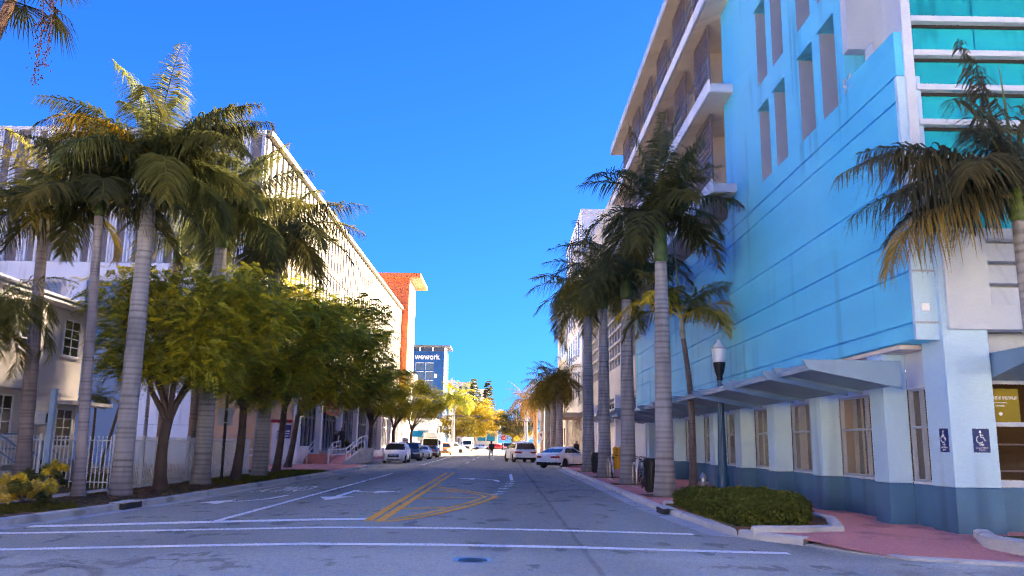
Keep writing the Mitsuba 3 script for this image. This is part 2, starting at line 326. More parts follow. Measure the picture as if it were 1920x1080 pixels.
def kerb_run(pts, left, ztop, zlow, seg=3.0, far=None, gap=0.012):
    """A kerb as separate cast lengths with open joints; face towards the road."""
    kb = struct('kerb'); L = LineString(pts); s = 0.0; sgn = 1 if left else -1
    prof = [(0, zlow), (0, ztop - 0.05), (0.02 * sgn, ztop - 0.012), (0.05 * sgn, ztop), (0.17 * sgn, ztop), (0.17 * sgn, zlow)]
    while s < L.length - 0.05:
        step = seg if far is None or L.interpolate(s).y < far else seg * 5
        e = min(s + step, L.length); d = np.linspace(s + gap / 2, e - gap / 2, max(2, int((e - s) / 0.5) + 1))
        mbk = sweep(prof, [L.interpolate(x).coords[0] for x in d])
        part(kb, 'segment', mbk, 'm_concrete', smooth=50)
        s = e
    return kb
kerb_run(KR[::-1], False, ZR + 0.004, -0.2, far=45)
kerb_run(KL, True, ZL + 0.004, -0.25, far=50)
kerb_run([(3.82, 62), (3.84, 126)], False, ZR + 0.004, -0.2, seg=8)
di = thing('storm_drain', 'dark storm drain mouth in the right kerb beside the hedge planter', 'drain')
part(di, 'opening', bx(3.70, 3.83, 19.75, 20.55, 0.085, 0.212), 'm_dark'); part(di, 'lintel', bx(3.70, 4.0, 19.7, 20.6, 0.213, 0.235, b=0.008), 'm_concrete')
di = thing('storm_drain', 'dark storm drain mouth in the left kerb below the big palm', 'drain')
part(di, 'opening', bx(-9.36, -9.24, 20.9, 21.9, -0.06, 0.088), 'm_dark'); part(di, 'lintel', bx(-9.6, -9.24, 20.85, 21.95, 0.09, 0.115, b=0.008), 'm_concrete')

def flat(mb_or_none, poly, z0, z1):
    mb = mb_or_none or MB(); return mb.prism(poly, 'z', z0, z1)
# right pavement: red concrete slabs, sloping to the road at the corner ramp
edge = [(3.99, 60), (4.01, 33), (3.97, 21.5), (4.15, 18), (4.28, 15.65), (4.5, 14.95), (4.95, 14.12), (5.3, 13.3), (5.8, 12.55), (7.3, 11.95), (9, 11.6), (14, 11.4), (70, 11.4)]
sw_r = struct('sidewalk')
zone = Polygon(edge + [(70, 16.3), (8.3, 16.3), (8.3, 60)])
def rz(x, y): # ramp
    s = np.clip((14.6 - y) / 2.3, 0, 1) * np.clip((x - 4.3) / 0.6, 0, 1)
    return ZR - 0.125 * s
def slab(poly, drop=0.0):
    mb = MB()
    for g in getattr(poly, 'geoms', [poly]):
        if g.geom_type != 'Polygon' or g.area < 0.02: continue
        v, f = trimesh.creation.triangulate_polygon(g, engine='earcut'); v = np.c_[v, v[:, 0] * 0]
        v, f = trimesh.remesh.subdivide_to_size(v, f, 1.0, max_iter=12)
        v[:, 2] = rz(v[:, 0], v[:, 1]) - drop
        e = np.cross(v[f[:, 1]] - v[f[:, 0]], v[f[:, 2]] - v[f[:, 0]]); f = np.where(e[:, 2:] < 0, f[:, ::-1], f); mb.add(v, f)
    return mb
put(sw_r, slab(zone, 0.012), 'm_redwalk')
for yy in np.arange(11.2, 30, 1.75):
    for xx in np.arange(3.8, 13, 1.5):
        c = zone.intersection(Polygon([(xx, yy), (xx + 1.5, yy), (xx + 1.5, yy + 1.75), (xx, yy + 1.75)]).buffer(-0.007, join_style=2))
        if not c.is_empty and c.area > 0.05: part(sw_r, 'slab', slab(c), 'm_redwalk')
part(sw_r, 'slab', slab(zone.intersection(Polygon([(3, 30.5), (9, 30.5), (9, 61), (3, 61)]))), 'm_redwalk')
k = struct('sidewalk'); put(k, bx(3.99, 8.6, 60, 126, -0.2, ZR), 'm_redwalk')
k = struct('sidewalk'); put(k, bx(3.99, 60, 152, 420, -0.2, ZR), 'm_concrete')
k = struct('sidewalk'); put(k, bx(-60, -10.9, 152, 420, -0.25, ZL), 'm_concrete')
# flush grey kerb of the ramp and the corner bed's kerb
kb = struct('kerb')
pr = [(0, -0.1), (0, 0.11), (-0.03, 0.13), (-0.2, 0.135), (-0.2, -0.1)]
for a, b in (((4.97, 14.08), (5.3, 13.3)), ((5.31, 13.28), (5.82, 12.53)), ((5.83, 12.52), (7.3, 11.93)), ((7.32, 11.92), (9.0, 11.58)), ((9.02, 11.57), (12, 11.45))):
    part(kb, 'segment', sweep([(x, z - 0.03) for x, z in pr], [a, ((a[0] + b[0]) / 2, (a[1] + b[1]) / 2), b][::-1]), 'm_concrete')
bed = struct('planting_bed'); put(bed, flat(None, [(7.95, 13.3), (8.4, 12.8), (12, 12.6), (12, 14.2), (8.3, 14.3)], 0.1, 0.25), 'm_earth')
kb = struct('kerb')
for a, b in (((7.72, 13.45), (7.95, 12.75)), ((7.95, 12.72), (8.6, 12.45)), ((8.62, 12.44), (12, 12.3)), ((7.72, 13.48), (8.15, 14.5))):
    part(kb, 'segment', MB().man(m3.Manifold.batch_boolean([m3.Manifold.hull_points(np.array([(p[0] + dx, p[1] + dy, z) for p in (a, b) for dx, dy in ((-.1, -.1), (.1, -.1), (.1, .1), (-.1, .1)) for z in (0.05, 0.30)] + [(p[0] + dx, p[1] + dy, 0.33) for p in (a, b) for dx, dy in ((-.06, -.06), (.06, -.06), (.06, .06), (-.06, .06))]))], m3.OpType.Add)), 'm_concrete', smooth=35)
# hedge island kerb return
kb = struct('kerb')
for a, b in (((4.45, 14.92), (5.2, 15.0)), ((5.22, 15.0), (6.0, 15.32)), ((6.02, 15.35), (6.62, 17.2)), ((6.63, 17.23), (6.66, 20.8)), ((6.64, 20.9), (4.1, 21.3))):
    part(kb, 'segment', MB().man(m3.Manifold.hull_points(np.array([(p[0] + dx, p[1] + dy, z) for p in (a, b) for dx, dy in ((-.09, -.09), (.09, -.09), (.09, .09), (-.09, .09)) for z in (0.05, 0.27)] + [(p[0] + dx, p[1] + dy, 0.30) for p in (a, b) for dx, dy in ((-.055, -.055), (.055, -.055), (.055, .055), (-.055, .055))]))), 'm_concrete', smooth=35)
bed2 = struct('planting_bed'); put(bed2, flat(None, [(4.2, 15.3), (5.9, 15.4), (6.55, 17.2), (6.58, 20.8), (4.05, 21.2), (4.2, 18)], 0.1, 0.24), 'm_earth')
# left verge, pavement and yard
vg = struct('verge')
KLi = LineString(KL).parallel_offset(0.17, 'left'); kli = list(KLi.coords)
if kli[0][0] > kli[-1][0] or kli[0][1] > kli[-1][1]: kli = kli[::-1]
near = [c for c in kli if c[1] < 46]
put(vg, flat(None, near + [(-9.23, 46), (-11.9, 46), (-11.9, 15.5), (-90, 15.5)], -0.3, ZL), 'm_earth')
sw_l = struct('sidewalk'); put(sw_l, bx(-12.55, -11.9, 15.5, 46, -0.3, ZL - 0.012), 'm_concrete')
for yy in np.arange(15.5, 46, 1.6): part(sw_l, 'slab', bx(-12.55, -11.9, yy + 0.006, yy + 1.594, -0.1, ZL + 0.004), 'm_concrete')
sw_p = struct('sidewalk'); z2 = Polygon([(-9.23, 46.01), (-9.2, 49.6), (-9.37, 57.6), (-11.07, 60.6), (-11.12, 126), (-14.8, 126), (-14.8, 58), (-20, 57), (-20, 46.01)])
put(sw_p, flat(None, z2, -0.3, ZL + 0.002), 'm_redwalk')
yd = struct('yard'); put(yd, bx(-90, -12.56, 15.51, 46, -0.3, ZL - 0.02), 'm_earth')
# ------------------------------------------------------------------ right: corner building
CB = thing('corner_building', 'tall pale blue corner building with grooved wall, balconies and teal glass at its corner', 'building')
part(CB, 'core', bx(8.45, 64, 16.4, 52, 3.7, 20.7), 'm_pale_wall')
part(CB, 'core', bx(11.2, 64, 18.5, 52, 0.0, 3.7), 'm_interior')
WX = 7.6
wl = part(CB, 'wall', bx(WX + 0.05, 8.44, 15.25, 48.0, 3.66, 8.86), 'm_blue_wall')
zs = [3.65, 3.97, 4.95, 5.65, 6.73, 8.35, 8.86, 9.42]; ysm = [15.22, 21.4, 27.6, 34.5, 41.3, 48.0]
for a in range(len(zs) - 1):
    for b in range(len(ysm) - 1):
        if a == 6 and b == 0:
            part(wl, 'panel', bx(WX, WX + 0.25, 17.42, ysm[1] - .004, zs[a] + 0.018, zs[a + 1], b=0.006), 'm_blue_wall')
            continue
        part(wl, 'panel', bx(WX, WX + (0.25 if a == 6 else 0.06), ysm[b] + .004, ysm[b + 1] - .004, zs[a] + 0.018, zs[a + 1] - (0.018 if a < 6 else 0), b=0.006), 'm_blue_wall')
part(CB, 'return_wall', bx(WX + 0.002, 8.06, 15.12, 15.218, 3.65, 8.86), 'm_pale_pillar')
for z in (3.97, 4.95, 5.65): part(CB, 'groove_trim', bx(WX - 0.002, 8.04, 15.112, 15.119, z - 0.018, z + 0.018), 'm_greige')
part(CB, 'parapet', bx(WX, WX + 0.22, 15.12, 17.40, 8.88, 9.80, b=0.01), 'm_blue_wall')
# wall with deep slots above the ledge
holes = []
for z0, z1 in ((9.46, 11.72), (12.5, 14.95), (15.9, 18.4)):
    for y0, y1 in ((17.95, 18.85), (19.35, 20.3), (21.4, 22.3), (22.8, 23.7)):
        holes.append(Polygon([(y0, z0), (y1, z0), (y1, z1), (y0, z1)]))
wp = Polygon([(17.55, 9.425), (27.6, 9.425), (27.6, 20.7), (17.55, 20.7)])
for h in holes: wp = wp.difference(h)
up = part(CB, 'upper_wall', MB().prism(wp, 'x', WX + 0.03, 8.44), 'm_blue_wall')
for h in holes:
    y0, z0, y1, z1 = h.bounds
    w = part(CB, 'slot_window', bx(8.30, 8.36, y0, y1, z0, z1), 'm_tint_glass')
    part(w, 'frame', MB().box(8.24, 8.30, y0, y0 + .06, z0, z1).box(8.24, 8.30, y1 - .06, y1, z0, z1).box(8.24, 8.30, y0 + .06, y1 - .06, z1 - .06, z1).box(8.24, 8.30, y0 + .06, y1 - .06, (z0 + z1) / 2 - .03, (z0 + z1) / 2 + .03), 'm_greige')
    part(w, 'jamb', bx(WX + 0.032, 8.24, y1 - 0.004, y1 + 0.0, z0, z1 - .01), 'm_jamb')
    part(w, 'drip_ledge', bx(WX - 0.03, WX + 0.028, y0 - 0.05, y1 + 0.05, z1, z1 + 0.05), 'm_blue_wall')
tx = meshkit.text_mesh('91', 0.34, 0.03); v = np.array(tx.vertices)
part(CB, 'number', MB().add(np.stack([WX + 0.03 - v[:, 2], 17.62 - v[:, 0] * 0.9 + 0.0 + 1.0 * 0, 9.55 + v[:, 1]], 1)[:, :] + (0, 0.0, 0), np.array(tx.faces)), 'm_pale_wall')
# corner notch behind the parapet
part(CB, 'notch_wall', bx(WX + 0.031, 9.3, 17.25, 17.54, 10.5, 20.7), 'm_pale_wall')
part(CB, 'notch_wall', bx(8.0, 9.3, 17.6, 17.8, 9.4, 10.5), 'm_greige')
part(CB, 'notch_floor', bx(WX + 0.22, 9.3, 15.3, 17.6, 8.862, 8.96), 'm_soffit')
part(CB, 'notch_column', bx(8.02, 8.36, 16.9, 17.3, 8.96, 10.5), 'm_pale_wall')
# corner post, glass bands with ledges
part(CB, 'corner_post', bx(7.76, 7.95, 15.06, 15.3, 5.66, 20.7, b=0.01), 'm_pale_wall')
z = 5.72; n = 0
while z < 13.0:
    part(CB, 'glass_band', bx(7.955, 13.5, 15.24, 15.27, z + 0.06, z + 0.60), 'm_teal')
    part(CB, 'ledge', bx(7.955, 13.5, 15.05, 15.3, z - 0.06, z + 0.06, b=0.008), 'm_pale_wall')
    for xj in np.arange(9.275, 13.4, 1.32): part(CB, 'glass_joint', bx(xj - .012, xj + .012, 15.225, 15.239, z + 0.06, z + 0.60), 'm_teal_dark')
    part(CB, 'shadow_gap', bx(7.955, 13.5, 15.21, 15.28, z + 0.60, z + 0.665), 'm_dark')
    z += 0.724
part(CB, 'front_wall', bx(7.955, 64, 15.3, 16.39, z - 0.06, 20.7), 'm_pale_wall')
part(CB, 'front_wall', bx(13.51, 64, 15.0, 16.39, 3.2, z - 0.06), 'm_pale_wall')
part(CB, 'front_wall', bx(8.85, 13.5, 15.32, 16.39, 5.64, z - .07), 'm_interior')
# projecting louvre box on the front
lb = part(CB, 'louvre_box', MB().prism(Polygon([(8.12, 3.83), (13.5, 3.83), (13.5, 5.63), (8.12, 5.63)], [[(8.93, 4.28), (11.6, 4.28), (11.6, 5.55), (8.93, 5.55)]]), 'y', 14.92, 15.3), 'm_pale_wall')
part(lb, 'back', bx(8.9, 11.7, 15.31, 15.34, 4.2, 5.6), 'm_greige')
for a in range(3):
    z0 = 4.29 + a * 0.425
    part(lb, 'louvre', MB().prism([(15.28, z0), (15.02, z0 + 0.0), (15.14, z0 + 0.36), (15.28, z0 + 0.36)], 'x', 8.935, 11.595), 'm_pale_wall')
# ground floor: pillars, dado, windows, soffit
part(CB, 'soffit', bx(7.66, 11.2, 15.95, 48, 3.56, 3.648), 'm_soffit')
pil = [(15.0, 15.82)] + [(16.75 + 3.46 * a, 17.42 + 3.46 * a) for a in range(9)]
for a, (y0, y1) in enumerate(pil):
    x0, x1 = (8.03, 8.86) if a == 0 else (7.66, 8.14)
    top = 5.64 if a == 0 else 3.55
    p = part(CB, 'pillar', bx(x0, x1, y0, y1, 0.99, top, b=0.012), 'm_pale_pillar')
    part(p, 'dado', bx(x0 - 0.012, x1 + (0.012 if a == 0 else 0), y0 - 0.012, y1 + 0.012, 0.05, 0.985, b=0.008), 'm_dado')
WXX = 8.14
for a in range(len(pil)):
    y0 = pil[a][1]; y1 = pil[a + 1][0] if a + 1 < len(pil) else 47.9
    part(CB, 'dado_wall', bx(WXX, WXX + 0.2, y0 + .013, y1 - .013, 0.05, 0.985), 'm_dado')
    part(CB, 'spandrel', bx(WXX, WXX + 0.2, y0, y1, 2.84, 3.55), 'm_pale_wall')
    w = part(CB, 'window', bx(WXX, WXX + 0.12, y0, y1, 0.986, 1.03), 'm_pale_wall')
    fr = MB(); t = 0.048; yy = [y0, (y0 + y1) / 2, y1]
    for y in (y0 + t / 2, (y0 + y1) / 2, y1 - t / 2): fr.box(WXX + .02, WXX + .10, y - t / 2, y + t / 2, 1.03, 2.84)
    for h in (1.055, 2.08, 2.815):
        for q in (0, 1): fr.box(WXX + .022, WXX + .098, yy[q] + (t if q == 0 else t / 2), yy[q + 1] - (t if q == 1 else t / 2), h - 0.024, h + 0.024)
    part(w, 'frame', fr, 'm_frame')
    for q in (0, 1):
        for h0, h1 in ((1.08, 2.055), (2.105, 2.79)):
            part(w, 'pane', MB().add([(WXX + .06, yy[q] + .05, h0), (WXX + .06, yy[q + 1] - .05, h0), (WXX + .06, yy[q + 1] - .05, h1), (WXX + .06, yy[q] + .05, h1)], [(0, 1, 2, 3)]), 'm_glass')
    rb = random.Random(a); bl = MB(); y = y0 + 0.08
    while y < y1 - 0.12 and a < 9:
        if rb.random() < (0.48 if a > 1 else 0.38): bl.box(WXX + .19, WXX + .2, y, y + 0.10, 1.03, 2.82)
        y += 0.115
    if bl.v: part(w, 'blind', bl, 'm_blind')
part(CB, 'interior_wall', bx(11.05, 11.19, 16.4, 52, 0.2, 3.55), 'm_interior')
part(CB, 'end_wall', bx(8.1, 8.44, 48.0, 52.0, 0.05, 3.65), 'm_pale_wall')
part(CB, 'interior_wall', bx(8.45, 11.04, 47.9, 48.1, 0.2, 3.55), 'm_interior')
part(CB, 'interior_wall', bx(9.6, 11.0, 26.0, 26.12, 0.2, 3.55), 'm_blind')
part(CB, 'interior_floor', bx(8.35, 11.04, 16.4, 52, 0.1, 0.22), 'm_interior')
for a in range(8):
    y = 16.9 + 2.9 * a
    l = part(CB, 'ceiling_lamp', MB().lathe([(0.16, 3.50), (0.16, 3.555)], (9.5, y, 0), 14), 'm_steel')
    part(l, 'lens', MB().add([(9.5 + .13 * math.cos(t), y + .13 * math.sin(t), 3.495) for t in np.linspace(0, 2 * PI, 12, False)], [(0, q + 1, q) for q in range(1, 11)]), 'm_sign_white', emitter={'type': 'area', 'radiance': rgb(5.0, 3.4, 1.8)})
# front side ground floor, right of the corner pillar
part(CB, 'dado_wall', bx(8.88, 14, 15.5, 15.7, 0.05, 0.985), 'm_dado')
w = part(CB, 'window', bx(8.88, 13.9, 15.5, 15.64, 0.986, 1.03), 'm_pale_wall')
fr = MB()
for x in (8.90, 10.06, 11.2, 12.4, 13.6): fr.box(x - .04, x + .04, 15.52, 15.62, 1.03, 2.95)
for x in (8.94, 10.10, 11.24, 12.44):
    for h in (1.07, 2.13, 2.92): fr.box(x, x + 1.08, 15.522, 15.618, h - .04, h + .04)
part(w, 'frame', fr, 'm_pale_wall')
for x in (8.94, 10.10, 11.24, 12.44):
    for h0, h1 in ((1.11, 2.09), (2.17, 2.88)): part(w, 'pane', MB().add([(x, 15.57, h0), (x + 1.08, 15.57, h0), (x + 1.08, 15.57, h1), (x, 15.57, h1)], [(0, 1, 2, 3)]), 'm_glass')
part(CB, 'spandrel', bx(8.87, 14, 15.5, 15.7, 2.96, 3.82), 'm_pale_wall')
for h in (1.25, 1.75): part(CB, 'shelf', bx(8.9, 10.8, 16.0, 16.3, h, h + 0.03), 'm_lattice')
ps = thing('poster', 'yellow green pickup poster inside the window right of the corner pillar', 'poster')
part(ps, 'sheet', bx(8.98, 9.72, 15.66, 15.668, 2.18, 2.80), 'm_poster')
def text_on(parent, name, text, h, org, right, out, m, depth=0.004, up=(0, 0, 1), bold=False, center=True):
    t = meshkit.text_mesh(text, h, depth, bold); v = np.array(t.vertices); w = (t.bounds[1][0] + t.bounds[0][0]) / 2 if center else 0
    o, r, n, u = (np.asarray(q, float) for q in (org, right, out, up))
    return part(parent, name, MB().add(o + (v[:, :1] - w) * r + v[:, 1:2] * u + v[:, 2:] * n, t.faces), m)
text_on(ps, 'lettering', 'CURBSIDE PICKUP', 0.055, (9.35, 15.658, 2.60), (1, 0, 0), (0, -1, 0), 'm_sign_white', bold=True)
for q, w_ in enumerate((0.28, 0.18)): part(ps, 'print_line', bx(9.35 - w_ / 2, 9.35 + w_ / 2, 15.652, 15.657, 2.53 - q * 0.06, 2.545 - q * 0.06), 'm_sign_white')
part(ps, 'icon', MB().lathe([(0.035, 0), (0.035, 0.004)], (0, 0, 0), 12), 'm_sign_white', M=np.array([[1, 0, 0, 9.35], [0, 0, -1, 15.657], [0, 1, 0, 2.33], [0, 0, 0, 1.0]]))

# canopies: two fins, sloped sheet, pipe
def canopy(M, L, label):
    c = thing('canopy', label, 'canopy', 'steel canopies along the corner building')
    fin = [(0, 3.33), (1.9, 3.33), (1.78, 3.14), (0, 2.80)]
    for y in (0.0, L - 0.05): part(c, 'fin', MB().prism(fin, 'y', y, y + 0.05), 'm_canopy', M=M)
    part(c, 'sheet', MB().prism([(0.02, 2.86), (1.72, 3.18), (1.72, 3.21), (0.02, 2.90)], 'y', 0.052, L - 0.052), 'm_canopy', M=M)
    part(c, 'pipe', MB().tube([(1.62, 0.055, 3.26), (1.62, L - 0.055, 3.26)], 0.055, 12), 'm_canopy', smooth=40, M=M)
    part(c, 'edge_beam', MB().box(1.724, 1.76, 0.052, L - 0.052, 3.13, 3.22), 'm_canopy', M=M)
    for y in (0.25, L - 0.3): part(c, 'bracket', MB().prism([(0.0, 3.28), (0.28, 3.28), (0.0, 2.93)], 'y', y, y + 0.04), 'm_steel_blue', M=M)
    return c
mods = [(15.9, 17.75), (18.45, 21.2), (21.95, 24.7), (25.6, 28.4), (29.1, 31.9), (32.6, 35.4), (36.1, 38.9), (39.6, 42.4), (43.1, 45.9)]
words = ['nearest', 'second', 'third', 'fourth', 'fifth', 'sixth', 'seventh', 'eighth', 'farthest']
for (a, b), w_ in zip(mods, words):
    canopy(np.array([[-1, 0, 0, 7.64], [0, -1, 0, b], [0, 0, 1, 0], [0, 0, 0, 1.0]]), b - a, f'blue grey steel canopy on the corner building side wall, {w_} along the pavement')
canopy(np.array([[0, 1, 0, 8.9], [-1, 0, 0, 15.48], [0, 0, 1, 0.08], [0, 0, 0, 1.0]]), 3.0, 'blue grey steel canopy above the front window right of the corner pillar')

# accessible signs on the corner pillar
def access_sign(M, label):
    s = thing('access_sign', label, 'sign', 'blue wheelchair signs on the corner pillar')
    part(s, 'plate', MB().box(-.15, .15, -.006, 0, -.21, .21), 'm_sign_blue', M=M)
    g = MB(); P = lambda x, z: (x, -.011, z)
    g.lathe([(0.001, 0), (0.022, 0.0), (0.022, .003), (0.001, .003)], (0, 0, 0), 10)
    g.v[-1] = g.v[-1][:, [0, 2, 1]] * (1, -1, 1) + (-0.015, -.007, .155)
    for a in ([P(-.015, .125), P(-.012, .06), P(.04, .055), P(.058, -.005), P(.078, -.002)], [P(-.013, .095), P(.035, .092)],
              [P(-.03 + .062 * math.cos(t), .018 + .062 * math.sin(t)) for t in np.linspace(1.9, 5.6, 12)]): g.tube(a, 0.0085, 5)
    part(s, 'wheelchair_symbol', g, 'm_sign_white', M=M)
    part(s, 'arrow', MB().box(-.045, .01, -.01, -.007, -.082, -.068).add([P(.045, -.075), P(.005, -.045), P(.005, -.105)], [(0, 1, 2), (0, 2, 1)]), 'm_sign_white', M=M)
    for q, (t, z_) in enumerate((('ACCESSIBLE', -.14), ('ROUTE', -.18))):
        tm = meshkit.text_mesh(t, 0.026, 0.003); v = np.array(tm.vertices); w0 = (tm.bounds[0][0] + tm.bounds[1][0]) / 2
        part(s, 'lettering', MB().add(np.stack([v[:, 0] - w0, -.007 - v[:, 2], v[:, 1] + z_], 1), tm.faces), 'm_sign_white', M=M)
access_sign(np.array([[1.0, 0, 0, 8.56], [0, 1, 0, 14.998], [0, 0, 1, 1.82], [0, 0, 0, 1]]), 'dark blue wheelchair sign on the front face of the corner pillar')
access_sign(np.array([[0, 1.0, 0, 8.028], [-1, 0, 0, 15.25], [0, 0, 1, 1.82], [0, 0, 0, 1]]), 'dark blue wheelchair sign on the street side of the corner pillar')
k = thing('utility_box', 'small pale electrical box on the dado wall by the second pillar', 'electrical box'); put(k, bx(8.10, 8.126, 17.6, 17.74, 0.42, 0.80, b=0.006), 'm_white_paint')
k = thing('utility_box', 'small pale box high on the wall end beside the corner pillar', 'electrical box'); put(k, bx(7.72, 7.86, 15.06, 15.118, 4.18, 4.32, b=0.006), 'm_white_paint')

# balconies
for a, z in enumerate((10.3, 13.85, 17.35)):
    s = part(CB, 'balcony', bx(6.85, 9.2, 26.4, 52, z - 0.30, z, b=0.01), 'm_pale_wall')
    part(s, 'edge', bx(6.79, 6.848, 26.38, 52, z - 0.32, z + 0.14), 'm_white_paint')
    part(s, 'soffit', bx(6.9, 9.2, 26.45, 52, z - 0.315, z - 0.301), 'm_soffit')
part(CB, 'roof_slab', bx(6.75, 9.3, 26.4, 52, 20.5, 20.95, b=0.015), 'm_pale_wall')
part(CB, 'roof_soffit', bx(6.8, 9.3, 26.5, 52, 20.485, 20.499), 'm_soffit')
part(CB, 'roof_slab', bx(7.0, 64, 15.1, 26.4, 20.7, 21.0), 'm_pale_wall')
part(CB, 'roof_slab', bx(9.31, 64, 26.41, 52, 20.71, 21.0), 'm_pale_wall')
for a, z in enumerate((9.43, 10.3, 13.85, 17.35)):
    zt = 10.0 if a == 0 else (13.53, 17.03, 20.48)[a - 1]
    part(CB, 'balcony_wall', bx(8.44, 8.449, 27.65, 52, z, zt), 'm_soffit') if a else None
    if a == 0: continue
    for q, y in enumerate(np.arange(28.3, 51, 3.9)):
        sc = part(CB, 'screen', MB().box(7.30, 7.38, y, y + .07, z, zt).box(7.30, 7.38, y + 2.13, y + 2.2, z, zt).box(7.30, 7.38, y + .07, y + 2.13, zt - .1, zt).box(7.30, 7.38, y + .07, y + 2.13, z, z + .08), 'm_lattice')
        lt = MB()
        for zz in np.arange(z + .2, zt - .12, 0.22): lt.box(7.315, 7.365, y + .07, y + 2.13, zz, zz + .12)
        for yy in np.arange(y + .3, y + 2.1, 0.3): lt.box(7.31, 7.314, yy, yy + .05, z + .08, zt - .1)
        part(sc, 'lattice', lt, 'm_lattice', kind='stuff')
        part(CB, 'balcony_pier', bx(7.5, 8.43, y + 2.22, y + 2.62, z, zt), 'm_soffit')
        part(CB, 'balcony_door', bx(8.40, 8.438, y + 2.66, y + 3.8, z + .02, zt - 0.7), 'm_dark_glass')
    ra = MB()
    for h in (0.6, 0.95): ra.box(6.84, 6.865, 26.5, 52, z + h, z + h + .028)
    for y in np.arange(26.6, 52, 3.0): ra.box(6.845, 6.865, y, y + .03, z + .14, z + .95)
    part(CB, 'railing', ra, 'm_canopy')
part(CB, 'wall_end', bx(7.62, 8.44, 48.01, 48.3, 3.66, 9.42), 'm_steel_blue')

# garage block beyond, with a grid of openings
GB = thing('parking_garage', 'beige parking garage with a grid of openings beyond the corner building', 'building')
part(GB, 'core', bx(8.6, 40, 52.01, 79.5, 0, 20.4), 'm_interior')
part(GB, 'band', bx(7.9, 8.59, 48.4, 79.5, 5.0, 7.1, b=0.01), 'm_cream')
part(GB, 'band', bx(7.9, 8.59, 52.01, 79.5, 15.6, 20.4, b=0.01), 'm_cream')
part(GB, 'wall', bx(8.4, 8.59, 52.01, 79.5, 0.1, 3.9), 'm_white_paint')
part(GB, 'wall', bx(8.2, 8.58, 48.4, 79.5, 4.75, 4.99), 'm_cream')
for z in np.arange(7.8, 15.5, 0.95): part(GB, 'horizontal_fin', bx(7.9, 8.5, 52.01, 79.5, z, z + 0.16), 'm_cream')
for y in np.arange(52.6, 79.5, 1.5): part(GB, 'vertical_fin', bx(8.0, 8.48, y, y + 0.4, 7.11, 15.59), 'm_cream')
for y in np.arange(53, 78, 2.2): part(GB, 'strip_window', bx(8.38, 8.45, y, y + 1.7, 3.95, 4.7), 'm_dark_glass')
for y in (56.5, 64, 71.5): part(GB, 'column', bx(7.5, 7.95, y, y + .45, 0.2, 4.99), 'm_white_paint')
part(GB, 'door', bx(8.33, 8.39, 60.0, 62.4, 0.2, 2.9), 'm_dark')
for y0, y1 in ((50, 58), (60, 70)): part(GB, 'awning', MB().prism([(8.4, 3.4), (6.6, 3.7), (6.6, 3.85), (8.4, 3.8)], 'y', y0, y1), 'm_canopy')
# tall cream blocks
TB = thing('cream_block', 'tall cream block with slot windows and ribbed ground floor, farther along the right pavement', 'building')
part(TB, 'wall', bx(7.45, 45, 80, 100, 4.8, 24.4), 'm_white_paint')
part(TB, 'wall', bx(7.75, 45, 80.01, 100, 0.1, 4.79), 'm_cream')
for y in np.arange(80.4, 99.6, 0.8): part(TB, 'rib', bx(7.6, 7.749, y, y + 0.4, 0.2, 4.3), 'm_cream')
part(TB, 'entrance_canopy', bx(5.6, 7.75, 82, 92, 4.3, 4.75, b=0.02), 'm_cream')
for f in range(5):
    for y in (83, 86, 89, 92, 95, 98): 
        w = part(TB, 'window', bx(7.41, 7.449, y, y + .9, 6.4 + 4 * f, 8.9 + 4 * f), 'm_tint_glass')
part(TB, 'parapet', bx(7.36, 45, 79.9, 100, 24.41, 24.9), 'm_white_paint')
TB2 = thing('cream_block', 'lower cream block with rows of windows past the tall cream block', 'building')
part(TB2, 'wall', bx(7.4, 40, 100.01, 116, 0.1, 20.0), 'm_cream')
for f in range(5):
    for y in (102, 105.5, 109, 112.5): part(TB2, 'window', bx(7.36, 7.399, y, y + 1.5, 1.6 + 3.7 * f, 3.6 + 3.7 * f), 'm_tint_glass')
part(TB2, 'parapet', bx(7.3, 40, 100.01, 116.1, 20.01, 20.5), 'm_white_paint')
